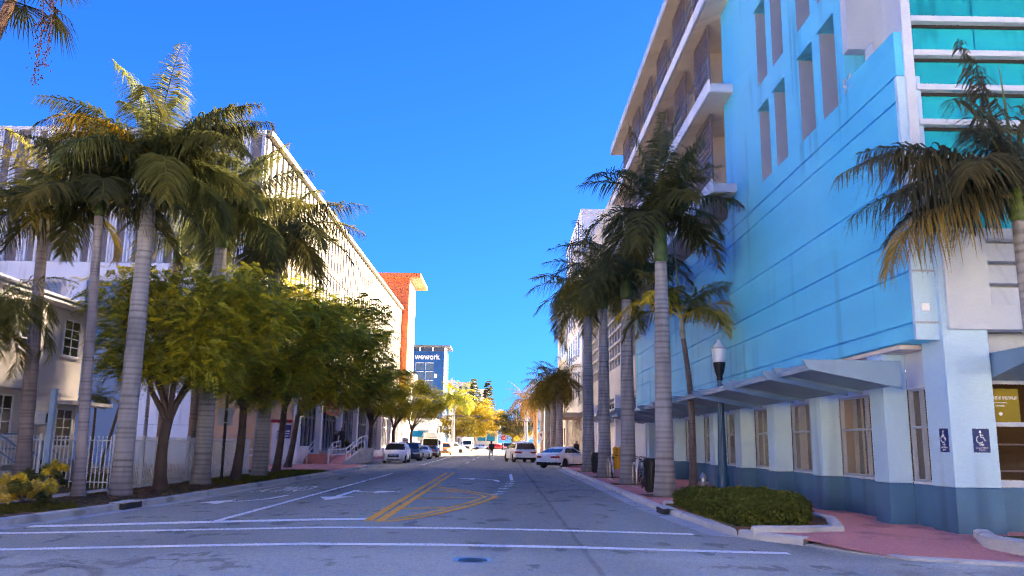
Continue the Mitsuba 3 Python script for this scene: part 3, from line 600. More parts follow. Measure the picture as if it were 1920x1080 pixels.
# ------------------------------------------------------------------ left: house
HX = -17.9
HO = thing('house', 'pale two storey house with overhanging eaves behind the left palms', 'house')
part(HO, 'wall', bx(-28, HX, 8, 35.1, 0.0, 6.78), 'm_house')
part(HO, 'bay', bx(HX, -17.25, 8, 30.9, 3.35, 6.77), 'm_house')
rf = part(HO, 'roof', MB().prism([(-29, 6.82), (-17.15, 6.82), (-17.15, 6.98), (-23, 9.0), (-29, 7.0)], 'y', 7.5, 35.8), 'm_roof')
part(rf, 'fascia', bx(-17.14, -17.06, 7.45, 35.85, 6.74, 6.96), 'm_greige')
part(rf, 'gutter', MB().tube([(-17.0, 7.5, 6.93), (-17.0, 35.8, 6.93)], 0.06, 8), 'm_greige', smooth=40)
part(rf, 'soffit', bx(HX + .01, -17.15, 7.5, 35.8, 6.785, 6.815), 'm_house')
def sash(parent, X, y0, y1, z0, z1, ny, nz):
    w = part(parent, 'window', bx(X, X + 0.02, y0, y1, z0, z1), 'm_dark_glass')
    f = MB(); t = .06
    f.box(X + .021, X + .07, y0 - t, y0, z0 - t, z1 + t).box(X + .021, X + .07, y1, y1 + t, z0 - t, z1 + t).box(X + .021, X + .07, y0, y1, z1, z1 + t).box(X + .021, X + .1, y0, y1, z0 - t, z0)
    part(w, 'frame', f, 'm_white_paint')
    for a in range(1, ny): part(w, 'glazing_bar', bx(X + .021, X + .05, y0 + (y1 - y0) * a / ny - .018, y0 + (y1 - y0) * a / ny + .018, z0, z1), 'm_white_paint')
    for a in range(1, nz): part(w, 'glazing_bar', bx(X + .022, X + .048, y0, y1, z0 + (z1 - z0) * a / nz - .018, z0 + (z1 - z0) * a / nz + .018), 'm_white_paint')
    part(w, 'sill', bx(X, X + .14, y0 - .12, y1 + .12, z0 - .13, z0 - .061, b=.008), 'm_house')
sash(HO, HX, 33.4, 34.6, 4.95, 6.35, 2, 4)
sash(HO, HX, 33.5, 34.7, 1.35, 2.75, 2, 4)
sash(HO, HX, 29.3, 30.4, 1.75, 3.1, 2, 3)
sash(HO, -17.25, 27.6, 28.8, 4.8, 6.2, 2, 4)
sash(HO, -17.25, 29.3, 30.4, 4.8, 6.2, 2, 4)
part(HO, 'door_hood', bx(HX, -17.1, 33.2, 36.6, 2.95, 3.1, b=.01), 'm_house')
part(HO, 'string_course', bx(HX, HX + .04, 30.95, 35.1, 3.3, 3.36), 'm_house')
part(HO, 'low_wall', bx(-17.3, -16.2, 31.6, 32.6, 0.0, 0.85, b=.02), 'm_house')
ac = thing('air_conditioner', 'boxy window air conditioner sticking out of the pale house wall', 'air conditioner')
part(ac, 'casing', bx(HX, HX + .55, 31.75, 32.45, 2.15, 2.6, b=.02), 'm_white_paint'); part(ac, 'grille', bx(HX + .551, HX + .565, 31.82, 32.38, 2.2, 2.55), 'm_dark'); part(ac, 'shelf', bx(HX, HX + .6, 31.7, 32.5, 2.1, 2.148), 'm_greige')
st = thing('entry_steps', 'concrete entry steps of the pale house at the far left', 'steps')
for a in range(4): part(st, 'step', bx(HX + .01, -16.2 + .3 * a, 27.3, 29.0, 0.0, 0.75 - 0.18 * a, b=.01), 'm_concrete')
hr = thing('handrail', 'dark steel handrail beside the entry steps of the pale house', 'handrail')
for y in (27.25, 29.05):
    part(hr, 'rail', MB().tube([(-17.2, y, 1.75), (-16.3, y, 1.75), (-15.3, y, 1.1), (-15.3, y, 0.05)], .035, 8), 'm_steel_blue', smooth=40)
    part(hr, 'rail', MB().tube([(-17.2, y, 1.25), (-16.3, y, 1.25), (-15.3, y, .6)], .03, 8), 'm_steel_blue', smooth=40)
    part(hr, 'post', MB().tube([(-16.3, y, .3), (-16.3, y, 1.75)], .035, 8), 'm_steel_blue', smooth=40)

# ------------------------------------------------------------------ left: striped garage
LY, LX = 57.5, -17.8
SG = thing('striped_garage', 'large building with grey and white striped metal cladding above white walls', 'building')
part(SG, 'core', bx(-64, LX - .2, LY + .25, 138, 0, 23.3), 'm_white_paint')
part(SG, 'band', bx(-64, LX, LY, LY + .24, 12.6, 13.9, b=.02), 'm_white_paint')
part(SG, 'wall', bx(-25.4, LX, LY + .05, LY + .24, 0.0, 12.59), 'm_white_paint')
part(SG, 'wall', bx(-64, -31.0, LY + .05, LY + .24, 0.0, 12.59), 'm_house')
part(SG, 'pilaster', bx(-30.99, -29.6, LY - .05, LY + .24, 0.0, 12.59), 'm_white_paint')
for z in (2.6, 5.0, 7.6): part(SG, 'joint', bx(-25.39, LX - .01, LY + .045, LY + .049, z, z + .03), 'm_greige')
lv = part(SG, 'louvre_bay', bx(-29.59, -25.41, LY + .15, LY + .24, 0, 12.59), 'm_steel_blue')
for z in np.arange(8.0, 12.5, 0.36): part(lv, 'slat', MB().prism([(LY + .149, z), (LY - .02, z), (LY + .149, z + .3)], 'x', -29.58, -25.42), 'm_steel_blue')
vt = part(SG, 'vent', bx(-33.0, -31.4, LY - .02, LY + .049, 11.6, 12.4), 'm_greige')
for z in np.arange(11.66, 12.36, .11): part(vt, 'slat', bx(-32.95, -31.45, LY - .05, LY - .021, z, z + .06), 'm_steel_blue')
rs = random.Random(5); x = LX - .25; cl = part(SG, 'cladding', bx(-64, LX, LY + .12, LY + .24, 13.92, 23.7), 'm_pale_wall')
while x > -45:
    w = rs.choice((0.45, 0.55, 0.65, 0.8))
    for z0, z1 in ((13.95, 16.2), (16.25, 19.6), (19.65, 23.65)):
        part(cl, 'stripe', bx(x - w, x, LY + .04 + rs.uniform(0, .03), LY + .119, z0, z1), 'm_stripe_dark')
    x -= w
    g = rs.choice((0.5, 0.62, 0.75))
    for q in range(3): part(cl, 'rib', bx(x - g * (q + .75) / 3, x - g * (q + .3) / 3, LY - .06, LY + .119, 13.93, 23.68), 'm_white_paint')
    x -= g
part(SG, 'cap', bx(-64, LX + .05, LY - .1, LY + .3, 23.71, 23.95), 'm_white_paint')
part(SG, 'rooftop_room', bx(-46, -34, 66, 74, 23.3, 27.2), 'm_cream')
sf = part(SG, 'street_cladding', bx(LX - .19, LX - .02, LY + .25, 138, 6.4, 23.7), 'm_cladding_back')
for y in np.arange(LY + .4, 137.5, 1.5):
    for z0, z1 in ((6.6, 12.2), (12.4, 17.9), (18.1, 23.5)): part(sf, 'fin', MB().prism([(LX - .019, y), (LX + .13, y + .08), (LX + .13, y + .95), (LX - .019, y + 1.06)], 'z', z0, z1), 'm_cladding')
part(SG, 'cornice', bx(LX - .3, LX + .45, LY + .25, 138.1, 23.71, 24.1), 'm_cladding')
for y in (57.9, 63.9): k = None
fl = thing('rooftop_unit', 'small magenta rooftop sign unit peeking over the street cladding corner', 'rooftop unit'); put(fl, bx(-18.6, -18.2, 62, 63.4, 24.11, 24.9, b=.03), 'm_red')
# ground floor shops with arcade
SX = -13.95
SH = thing('shop_arcade', 'white columned shop front with dark glass under the striped building', 'shop')
part(SH, 'roof', bx(LX, SX + .25, 57.0, 126, 5.6, 6.35, b=.02), 'm_white_paint')
part(SH, 'porch', bx(-17.7, SX, 60.4, 126, 0.0, 0.76), 'm_white_paint')
part(SH, 'front_wall', bx(-21, SX - .45, 56.9, 57.15, 0.0, 5.59), 'm_tan')
part(SH, 'front_wall', bx(-15.7, SX - .46, 56.86, 56.899, 0.0, 2.95), 'm_house', label='pale painted lower end of the tan wall')
for z in (1.3, 2.0, 2.7, 3.4, 4.1): part(SH, 'wall_joint', bx(-20.9, -15.71, 56.893, 56.899, z, z + .02), 'm_greige')
part(SH, 'plinth', bx(SX - .44, SX, 57.0, 60.39, 0.0, 1.3), 'm_white_paint')
for y in (57.02, 63.8, 71.6, 79.4, 87.2, 95, 103, 111, 119): part(SH, 'column', bx(SX - .42, SX + .03, y, y + .5, 0.3, 5.59, b=.015), 'm_white_paint')
gw = part(SH, 'glass_wall', bx(-15.3, -15.2, 57.2, 126, 0.77, 5.5), 'm_dark_glass')
for y in np.arange(58, 125.5, 1.3): part(gw, 'mullion', bx(-15.19, -15.05, y, y + .09, 0.77, 5.5), 'm_greige')
for z in (1.0, 3.4, 4.6): part(gw, 'transom', bx(-15.19, -15.1, 57.3, 126, z, z + .08), 'm_greige')
bn = thing('banner', 'dark red banner hanging between the shop columns', 'banner')
part(bn, 'cloth', bx(SX - .1, SX - .06, 65.6, 71.0, 3.7, 4.9), 'm_red'); part(bn, 'print', bx(SX - .058, SX - .05, 66.8, 69.6, 4.05, 4.14), 'm_sign_white')
ra = thing('red_rail', 'red and white bumper rail along the pale end of the tan wall', 'rail'); put(ra, MB().tube([(-15.9, 56.75, 2.95), (SX - .4, 56.75, 2.95)], .11, 10), 'm_red', smooth=40)
for a, (x0, x1, lab) in enumerate(((-15.35, -14.85, 'small dark notice plate beside the blue notice on the pale wall end'), (-14.75, -14.42, 'square dark blue notice next to the white corner column'))):
    k = thing('notice_plate', lab, 'sign'); part(k, 'plate', bx(x0 + a * -.35, x1, 56.83, 56.858, 1.75 + a * .05, 2.3 + a * .4), 'm_sign_blue')
    for q in range(3): part(k, 'print_line', bx(x0 + a * -.3 + .03, x1 - .06, 56.822, 56.829, 1.84 + a * .1 + q * .16, 1.89 + a * .1 + q * .16), 'm_sign_white')
# stairs, ramp, rails, planter
sp = thing('porch_steps', 'red concrete steps leading up to the shop arcade', 'steps')
for a in range(4): part(sp, 'step', bx(SX + .02, -12.1, 58.7 + .38 * a, 61.5, 0.08, 0.24 + .17 * a, b=.008), 'm_redwalk')
rp = thing('access_ramp', 'grey walled wheelchair ramp rising along the shop arcade', 'ramp')
part(rp, 'landing', bx(SX + .02, -10.9, 61.51, 63.5, 0.08, 0.75), 'm_redwalk')
part(rp, 'slope', MB().prism([(58.2, .09), (61.5, .75), (61.5, .05), (58.2, .05)], 'x', -12.08, -11.0), 'm_redwalk')
part(rp, 'side_wall', MB().prism([(58.0, .05), (58.0, .35), (64.5, 1.15), (70, 1.15), (70, .05)], 'x', -10.98, -10.78), 'm_concrete')
part(rp, 'planter', bx(SX + .03, -11.0, 63.52, 70, 0.08, 0.95), 'm_concrete')
def railing(pts, label, h=(0.95, 0.6)):
    r = thing('handrail', label, 'handrail', 'white handrails of the shop arcade')
    for a in h: part(r, 'rail', MB().tube([(x, y, z + a) for x, y, z in pts], .035, 8), 'm_white_paint', smooth=40)
    l = LineString([(p[0], p[1]) for p in pts]); n = max(2, int(l.length / 1.3) + 1)
    for s in np.linspace(0, 1, n):
        c = l.interpolate(s, normalized=True); d = s * l.length; acc = 0
        for a, b in zip(pts[:-1], pts[1:]):
            L_ = math.hypot(b[0] - a[0], b[1] - a[1])
            if d <= acc + L_ + 1e-6: zz = a[2] + (b[2] - a[2]) * (d - acc) / L_; break
            acc += L_
        part(r, 'post', MB().tube([(c.x, c.y, zz - .02), (c.x, c.y, zz + h[0])], .032, 8), 'm_white_paint', smooth=40)
railing([(-13.6, 58.4, .1), (-13.6, 59.9, .6), (-13.6, 60.6, .76)], 'white handrail on the left of the red porch steps')
railing([(-12.15, 58.4, .15), (-12.15, 59.9, .6), (-12.15, 62.5, .76)], 'white handrail between the red steps and the ramp')
railing([(-12.0, 58.0, .15), (-10.88, 58.0, .2), (-10.88, 64.4, 1.1), (-10.88, 67.2, 1.15)], 'long white handrail climbing on the ramp side wall')
railing([(-17.6, 55.3, .1), (-16.4, 55.3, .1)], 'short white handrail in front of the tan wall')
# orange tower
OT = thing('orange_tower', 'orange red tower with a flat overhanging roof at the end of the left row', 'building')
part(OT, 'front', bx(-26, -16.6, 139, 139.6, 0, 29.2), 'm_orange')
for z in np.arange(14, 29, 1.2): part(OT, 'front_joint', bx(-25.9, -16.65, 138.98, 138.995, z, z + .05), 'm_red')
part(OT, 'body', bx(-26, -16.65, 139.61, 150, 0, 29.2), 'm_white_paint')
part(OT, 'roof', bx(-26.5, -14.6, 137.9, 150.5, 29.21, 30.0, b=.03), 'm_orange')
part(OT, 'balcony', bx(-16.64, -15.3, 140.5, 145, 11, 13.2, b=.02), 'm_white_paint')
# blue office
BO = thing('blue_office', 'deep blue office block with white lettering and a flat metal roof', 'building')
oy = 205.0
part(BO, 'wall', bx(-30, -14.6, oy, oy + 8, 0, 24.0), 'm_office_blue')
part(BO, 'roof', bx(-31, -13.6, oy - 1.6, oy + 9, 25.0, 25.35), 'm_roof')
part(BO, 'clerestory', bx(-29.5, -15.2, oy + .4, oy + 7.5, 24.0, 25.0), 'm_tint_glass')
part(BO, 'corner_pilaster', bx(-15.2, -14.5, oy - .15, oy - .001, 0, 24.9), 'm_white_paint')
for x in (-24.6, -21.4, -18.2): part(BO, 'roof_strut', bx(x, x + .35, oy - .1, oy + .3, 24.0, 25.0), 'm_white_paint')
for a in range(9):
    for x in (-30, -26.2, -22.3, -19.9):
        z = 21.0 - 2.15 * a
        w = part(BO, 'window', bx(x + .1, x + 2.2, oy - .05, oy - .001, z - 1.7, z), 'm_office_glass'); part(w, 'frame', MB().box(x + .1, x + 2.2, oy - .12, oy - .051, z, z + .18).box(x + .1, x + .22, oy - .12, oy - .051, z - 1.7, z), 'm_pale_wall')
k = part(BO, 'plaque', bx(-17.5, -16.8, oy - .15, oy - .001, 17.4, 18.4), 'm_white_paint')
text_on(BO, 'lettering', 'wework', 1.2, (-19.35, oy - .05, 22.0), (1, 0, 0), (0, -1, 0), 'm_white_paint', depth=0.1, bold=True)
def plain_block(name, label, x0, x1, y0, y1, h, m, nx=4, nz=5, base=0.0, side=None):
    b = thing(name, label, 'building')
    part(b, 'wall', bx(x0, x1, y0, y1, 0, h), m); part(b, 'parapet', bx(x0 - .2, x1 + .2, y0 - .2, y1 + .2, h, h + .5), m)
    for a in range(nx):
        for c in range(nz):
            w = (x1 - x0) / nx; z = base + 2 + c * (h - base - 2) / nz
            part(b, 'window', bx(x0 + w * (a + .25), x0 + w * (a + .75), y0 - .06, y0 - .001, z, z + (h - base - 2) / nz * .55), 'm_tint_glass')
            if side: 
                d = (y1 - y0) / nx; xx = x1 if side > 0 else x0
                part(b, 'window', bx(xx + .001 if side > 0 else xx - .06, xx + .06 if side > 0 else xx - .001, y0 + d * (a + .25), y0 + d * (a + .75), z, z + (h - base - 2) / nz * .55), 'm_tint_glass')
    return b
plain_block('far_building', 'slim white building beside the blue office', -24, -15.8, 236, 258, 17.5, 'm_white_paint', 3, 5, side=1)
plain_block('far_building', 'sunlit tan apartment block behind the yellow tree', -22, -14, 385, 410, 29, 'm_cream', 3, 8, side=1)
plain_block('far_building', 'cream apartment block right of the tan one, behind the pines', -13, -8, 395, 420, 26.5, 'm_cream', 2, 7, side=1)
cs = plain_block('corner_shop', 'low white corner shop with a teal awning beyond the parked cars', -40, -15.5, 186, 203, 6.5, 'm_white_paint', 5, 1)
part(cs, 'awning', MB().prism([(184.6, 2.9), (185.98, 4.2), (185.98, 3.0)], 'x', -27, -17.5), 'm_teal_dark')
ts = thing('teal_shop', 'low yellow shop with teal panels at the far end of the street', 'shop')
part(ts, 'wall', bx(-17, -2.5, 322, 332, 0, 6.4), 'm_cream')
for x in (-10.2, -6.6): part(ts, 'panel', bx(x, x + 3.0, 321.8, 321.99, 2.6, 5.6), 'm_teal_dark')
part(ts, 'door', bx(-12.8, -11.2, 321.8, 321.99, 0, 3), 'm_dark')

# ------------------------------------------------------------------ the street goes on behind the camera
for nm, lab, x0, x1, y0, y1, h in (('back_building', 'cream corner building across the junction behind the viewer on the right', 12, 90, -46, -20, 13), ('back_building', 'white corner building across the junction behind the viewer on the left', -60, -16, -46, -20, 13)):
    b = thing(nm, lab, 'building'); part(b, 'wall', bx(x0, x1, y0, y1, 0, h), 'm_white_paint'); part(b, 'cornice', bx(x0 - .2, x1 + .2, y0 - .2, y1 + .2, h, h + .4), 'm_white_paint')
    for f in range(3):
        for q in range(9):
            xa = x0 + 1.5 + q * (x1 - x0 - 3) / 9
            part(b, 'window', bx(xa, xa + 1.8, y1 + .001, y1 + .05, 1.4 + 4 * f, 3.4 + 4 * f), 'm_tint_glass')
# ------------------------------------------------------------------ vegetation
def frond_mesh(rng, base, az, el, length, droop, n, leaf, col, tip_col=None, width=0.035, hang=0.5, start=0.14, bend=0.0, stalk=0.028, plume=0.6):
    """One palm leaf: a curved stalk with two ranks of drooping leaflets."""
    m = 15; ss = np.linspace(0, 1, m); e = el - droop * ss ** 1.35; a = az + bend * ss ** 1.5
    d = np.stack([np.cos(e) * np.cos(a), np.cos(e) * np.sin(a), np.sin(e)], 1)
    p = np.vstack([[0, 0, 0], np.cumsum((d[:-1] + d[1:]) / 2 * length / (m - 1), 0)]) + base
    mb = MB(); mb.tube(p, np.linspace(stalk, 0.004, m), 5, np.asarray(col) * 1.5)
    s = np.repeat(np.linspace(start, 0.995, n), 2) + rng.uniform(-.004, .004, 2 * n); side = np.tile([1.0, -1.0], n)
    P = np.stack([np.interp(s, ss, p[:, q]) for q in range(3)], 1); t = np.stack([np.interp(s, ss, d[:, q]) for q in range(3)], 1)
    t /= np.linalg.norm(t, axis=1, keepdims=True)
    lat = np.cross(t, [0, 0, 1.0]); lat /= np.linalg.norm(lat, axis=1, keepdims=True) + 1e-9; up = np.cross(lat, t)
    L = leaf * (0.35 + 0.65 * np.sin(np.clip(s * 1.05 + 0.08, 0, 1) * PI) ** 0.6) * rng.uniform(.85, 1.12, 2 * n)
    L = np.maximum(L, leaf * 0.28)
    pl = rng.uniform(-plume, plume, 2 * n) + 0.12
    D = t * (0.35 + 0.45 * s[:, None]) + lat * side[:, None] + up * pl[:, None] + rng.normal(0, .07, (2 * n, 3)); D /= np.linalg.norm(D, axis=1, keepdims=True)
    g = hang * (0.7 + 0.6 * rng.random(2 * n))
    W = np.cross(D, up); W /= np.linalg.norm(W, axis=1, keepdims=True) + 1e-9; W = W * np.cos(.5) + up * np.sin(.5) * side[:, None]
    pts = []
    for q, ww in ((0, .45), (.38, 1.0), (.75, .7), (1.0, 0)):
        c = P + D * (L * q)[:, None]; c[:, 2] -= g * L * q * q
        hw = W * (width * ww / 2 * (0.6 + 0.4 * L / leaf))[:, None]
        pts += [c - hw, c + hw] if ww else [c]
    v = np.stack(pts, 1).reshape(-1, 3); o = np.arange(2 * n)[:, None] * 7
    f = np.concatenate([o + np.array(x) for x in ((0, 1, 3), (0, 3, 2), (2, 3, 5), (2, 5, 4), (4, 5, 6))])
    sh = rng.uniform(.65, 1.4, (2 * n, 1)); c0 = np.asarray(col)[None] * sh
    if tip_col is not None: c0 = c0 * (1 - s[:, None] ** 1.2) + np.asarray(tip_col)[None] * sh * s[:, None] ** 1.2
    return mb.add(v, f, np.repeat(c0, 7, 0))
def trunk_mesh(rng, pts, rads, ring=0.16, c0=(.33, .32, .33), c1=(.07, .06, .06), step=0.045, sides=22, flare=None):
    p = np.asarray(pts, float); l = np.r_[0, np.cumsum(np.linalg.norm(np.diff(p, axis=0), axis=1))]
    n = int(l[-1] / step) + 2; s = np.linspace(0, l[-1], n)
    from scipy.interpolate import PchipInterpolator as PI_
    c = np.stack([PI_(l, p[:, q])(s) for q in range(3)], 1); r = PI_(l, rads)(s)
    if flare: r = r + flare * np.exp(-s / 0.35)
    warp = s + 0.05 * np.sin(s * 3.1) + 0.03 * np.sin(s * 7.7); ph = (warp / ring) % 1.0
    groove = np.exp(-((ph - .5) / .13) ** 2) * (0.55 + 0.9 * meshkit.noise(np.stack([np.floor(warp / ring) * 1.7, s * 0 + 9, s * 0], 1))); r = r * (1 - .022 * groove) * (1 + .012 * np.sin(s * 1.7))
    base = np.asarray(c0) * (0.85 + 0.3 * meshkit.noise(np.stack([s * 1.3, s * 0 + 3, s * 0], 1)))[:, None]
    col = base * (1 - .55 * groove[:, None]) + np.asarray(c1) * .55 * groove[:, None]
    mb = MB().tube(c, r, sides, col)
    v = mb.v[0]; cc = np.array(mb.c[0])
    nz = meshkit.fbm(v * (6, 6, 1.1), 3, 5); cc = cc * (0.55 + 0.9 * nz)[:, None]
    low = np.clip(1 - (v[:, 2] - p[0, 2]) / 1.7 + (nz - .5) * 2.6, 0, 1)[:, None]; cc = cc * (1 - .55 * low) + np.array([.06, .045, .04]) * .55 * low
    mb.v[0] = v + (v - np.vstack([np.repeat(c, sides, 0), c[:1], c[-1:]])) * (0.10 * (meshkit.fbm(v * (5, 5, 1.5), 2, 8) - .5))[:, None]
    mb.c[0] = np.clip(cc, .01, .8)
    return mb
GREEN, OLIVE, DARKG, YEL = (.115, .130, .045), (.17, .160, .040), (.095, .100, .042), (.60, .36, .015)
def palm(name, label, base, top, r0, r1, shaft=1.2, nf=16, length=3.2, leaf=.62, seed=1, col=GREEN, n=62, extra=(), group=None, lo=-.12, hi=1.38, mid=None, shaft_col=(.10, .14, .035), spear=2.6, droop=1.45, flare=0.1, ring=.16, width=.035, trunk_col=(.33, .32, .33), sides=22, hang=.55, az0=None):
    rng = np.random.default_rng(seed); t = thing(name, label, 'palm tree', group)
    base, top = np.asarray(base, float), np.asarray(top, float)
    path = [base - (0, 0, .15)] + ([mid] if mid is not None else [base * .5 + top * .5]) + [top]
    part(t, 'trunk', trunk_mesh(rng, path, [r0, r0 * .55 + r1 * .5, r1], ring=ring, flare=flare, c0=trunk_col, sides=sides), 'm_bark', smooth=True, color=True)
    d = top - np.asarray(path[-2]); d /= np.linalg.norm(d)
    hd = top + d * shaft
    if shaft > .3:
        q = np.linspace(0, 1, 9); part(t, 'crownshaft', MB().tube(top + d * shaft * q[:, None], r1 * (np.interp(q, [0, .1, .35, 1], [1.05, 1.25, 1.12, .62])), 16, np.asarray(shaft_col) * (0.8 + .4 * rng.random((9, 1)))), 'm_sheath', smooth=True, color=True)
    for k in range(nf):
        u = (k + .5) / nf; el = hi + (lo - hi) * u ** .85 + rng.normal(0, .08); az = (az0 or seed) + k * 2.39996 + rng.normal(0, .15)
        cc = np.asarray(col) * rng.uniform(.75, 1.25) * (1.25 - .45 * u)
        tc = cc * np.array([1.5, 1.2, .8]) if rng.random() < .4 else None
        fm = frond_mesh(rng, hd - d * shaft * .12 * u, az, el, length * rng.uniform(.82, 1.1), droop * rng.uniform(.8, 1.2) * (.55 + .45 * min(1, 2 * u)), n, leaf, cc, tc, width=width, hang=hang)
        part(t, 'frond', fm, 'm_leaf', color=True)
    for az, el, ln, dr_, c, tc in extra:
        part(t, 'frond', frond_mesh(rng, hd - d * shaft * .3, az, el, ln, dr_, n, leaf, c, tc, width=width, hang=hang * 1.2), 'm_leaf', color=True)
    if spear: part(t, 'spear_leaf', MB().tube([hd - d * .2, hd + d * spear * .5 + (.03, 0, 0), hd + d * spear], [.05, .028, .004], 6, (.13, .15, .05)), 'm_sheath', smooth=True, color=True)
    return t, hd
LW = 'royal palms along the left kerb'
R_ = math.radians
def az(deg): return R_(deg)          # 0 = to the right, 90 = away, 180 = to the left, 270 = towards the camera
palm('royal_palm', 'stout royal palm with thick pale ringed trunk and one yellow frond, nearest on left kerb', (-10.77, 24.0, .08), (-10.75, 24.0, 8.75), .275, .20, shaft=1.15, nf=18, length=3.9, leaf=.9, width=.055, seed=3, n=120, hi=1.25, hang=.8, droop=1.25,
     extra=[(az(40), 1.2, 4.3, .95, DARKG, None), (az(20), 1.0, 4.2, 1.05, DARKG, None), (az(140), 1.25, 4.0, .9, GREEN, None), (az(165), 1.0, 4.2, 1.1, DARKG, None), (az(95), 1.3, 4.2, .7, GREEN, None), (az(224), .95, 3.9, 1.85, (.70, .42, .02), (.10, .11, .03)), (az(185), .5, 3.2, 1.4, OLIVE, None), (az(15), .95, 3.4, .9, DARKG, None), (az(50), .8, 3.2, 1.0, GREEN, None)], shaft_col=(.24, .24, .05), ring=.15)
palm('royal_palm', 'slim royal palm with a narrow trunk just left of the stout one', (-11.63, 23.4, .08), (-11.9, 23.4, 8.0), .15, .115, shaft=.5, nf=16, length=3.3, leaf=.8, width=.05, seed=11, n=74, hi=1.3, hang=.7, droop=1.25, extra=[(az(150), 1.1, 3.9, 1.1, DARKG, None), (az(80), 1.25, 3.9, .9, GREEN, None)], trunk_col=(.30, .27, .28), ring=.11, col=DARKG)
t, hd = palm('royal_palm', 'palm with pale crownshaft and a flower cluster at the far left', (-14.29, 25.3, .08), (-14.55, 25.3, 8.0), .22, .14, shaft=1.2, nf=16, length=3.4, leaf=.9, width=.055, seed=7, n=56, trunk_col=(.27, .23, .23), shaft_col=(.34, .34, .26), ring=.12, col=OLIVE)
rng = np.random.default_rng(2); fm = MB()
for a in range(70):
    u = rng.uniform(0, 2 * PI); e = rng.uniform(-.9, .7); l_ = rng.uniform(.3, .75)
    dd = np.array([math.cos(u) * math.cos(e), math.sin(u) * math.cos(e), math.sin(e)]); p0 = np.array([-14.55, 25.3, 8.0]) + dd * .12
    fm.tube([p0, p0 + dd * l_ * .6, p0 + dd * l_ - (0, 0, .22 * l_)], [.012, .010, .006], 4, np.array([.42, .36, .14]) * rng.uniform(.7, 1.2))
part(t, 'flower_cluster', fm, 'm_sheath', color=True, label='pale yellow flower cluster')
palm('royal_palm', 'royal palm with a bright green crownshaft above the left street trees', (-10.77, 30.25, .08), (-10.7, 30.25, 8.7), .31, .215, shaft=1.5, nf=18, length=3.7, leaf=.9, width=.055, seed=5, n=86, hi=1.3, hang=.7, droop=1.25, shaft_col=(.10, .16, .04), extra=[(az(35), 1.3, 4.4, .7, (.15, .14, .04), None), (az(10), 1.05, 4.0, 1.0, DARKG, None), (az(150), 1.1, 4.0, 1.1, GREEN, None), (az(-50), .9, 3.8, 1.3, GREEN, None), (az(70), 1.3, 4.4, .8, GREEN, None)])
palm('royal_palm', 'dark royal palm with wide hanging fronds, farthest of the left kerb row', (-10.83, 37.6, .08), (-10.7, 37.6, 9.9), .34, .21, shaft=1.3, nf=20, length=4.5, leaf=1.05, width=.065, seed=9, n=88, col=DARKG, hi=1.25, hang=.7, lo=-.35, extra=[(az(70), 1.2, 4.9, .9, DARKG, None), (az(0), .9, 4.8, 1.2, DARKG, None), (az(200), .9, 4.6, 1.3, DARKG, None)])
palm('royal_palm', 'royal palm with a tan trunk behind the white fence, left one', (-16.9, 41.5, .05), (-16.9, 41.5, 10.5), .2, .17, shaft=1.2, nf=14, length=3.2, leaf=.65, seed=13, n=54, trunk_col=(.30, .22, .17))
palm('royal_palm', 'royal palm with a tan trunk behind the white fence, right one', (-15.3, 41.3, .05), (-15.3, 41.3, 10.0), .2, .17, shaft=1.2, nf=14, length=3.2, leaf=.65, seed=14, n=54, trunk_col=(.30, .22, .17))
palm('small_palm', 'thin dark palm leaning right behind the house corner', (-19.3, 40.5, .05), (-18.2, 40.5, 4.9), .07, .06, shaft=.2, nf=12, length=1.5, leaf=.42, seed=17, n=34, trunk_col=(.12, .10, .09), spear=0, flare=.03)
palm('small_palm', 'short thin dark palm behind the house corner', (-19.5, 40, .05), (-19.5, 40, 3.3), .06, .05, shaft=.2, nf=11, length=1.2, leaf=.36, seed=18, n=30, trunk_col=(.12, .10, .09), spear=0, flare=.03)
palm('small_palm', 'bushy dark palm rising in front of the blue louvres', (-19.6, 46, .05), (-19.6, 46, 5.4), .1, .09, shaft=.3, nf=15, length=2.2, leaf=.6, seed=19, n=40, col=DARKG, spear=0)
palm('arching_palm', 'low palm with arching fronds reaching in from the left edge', (-14.3, 22, .05), (-13.95, 22, 4.5), .16, .12, shaft=.5, nf=13, length=2.3, leaf=.62, seed=23, n=56, col=OLIVE, hi=1.1, lo=-.2, droop=2.0, extra=[(az(-5), .95, 2.5, 2.6, OLIVE, None), (az(10), .35, 2.3, 2.3, DARKG, None), (az(-30), .7, 2.2, 2.5, OLIVE, None)], spear=0)
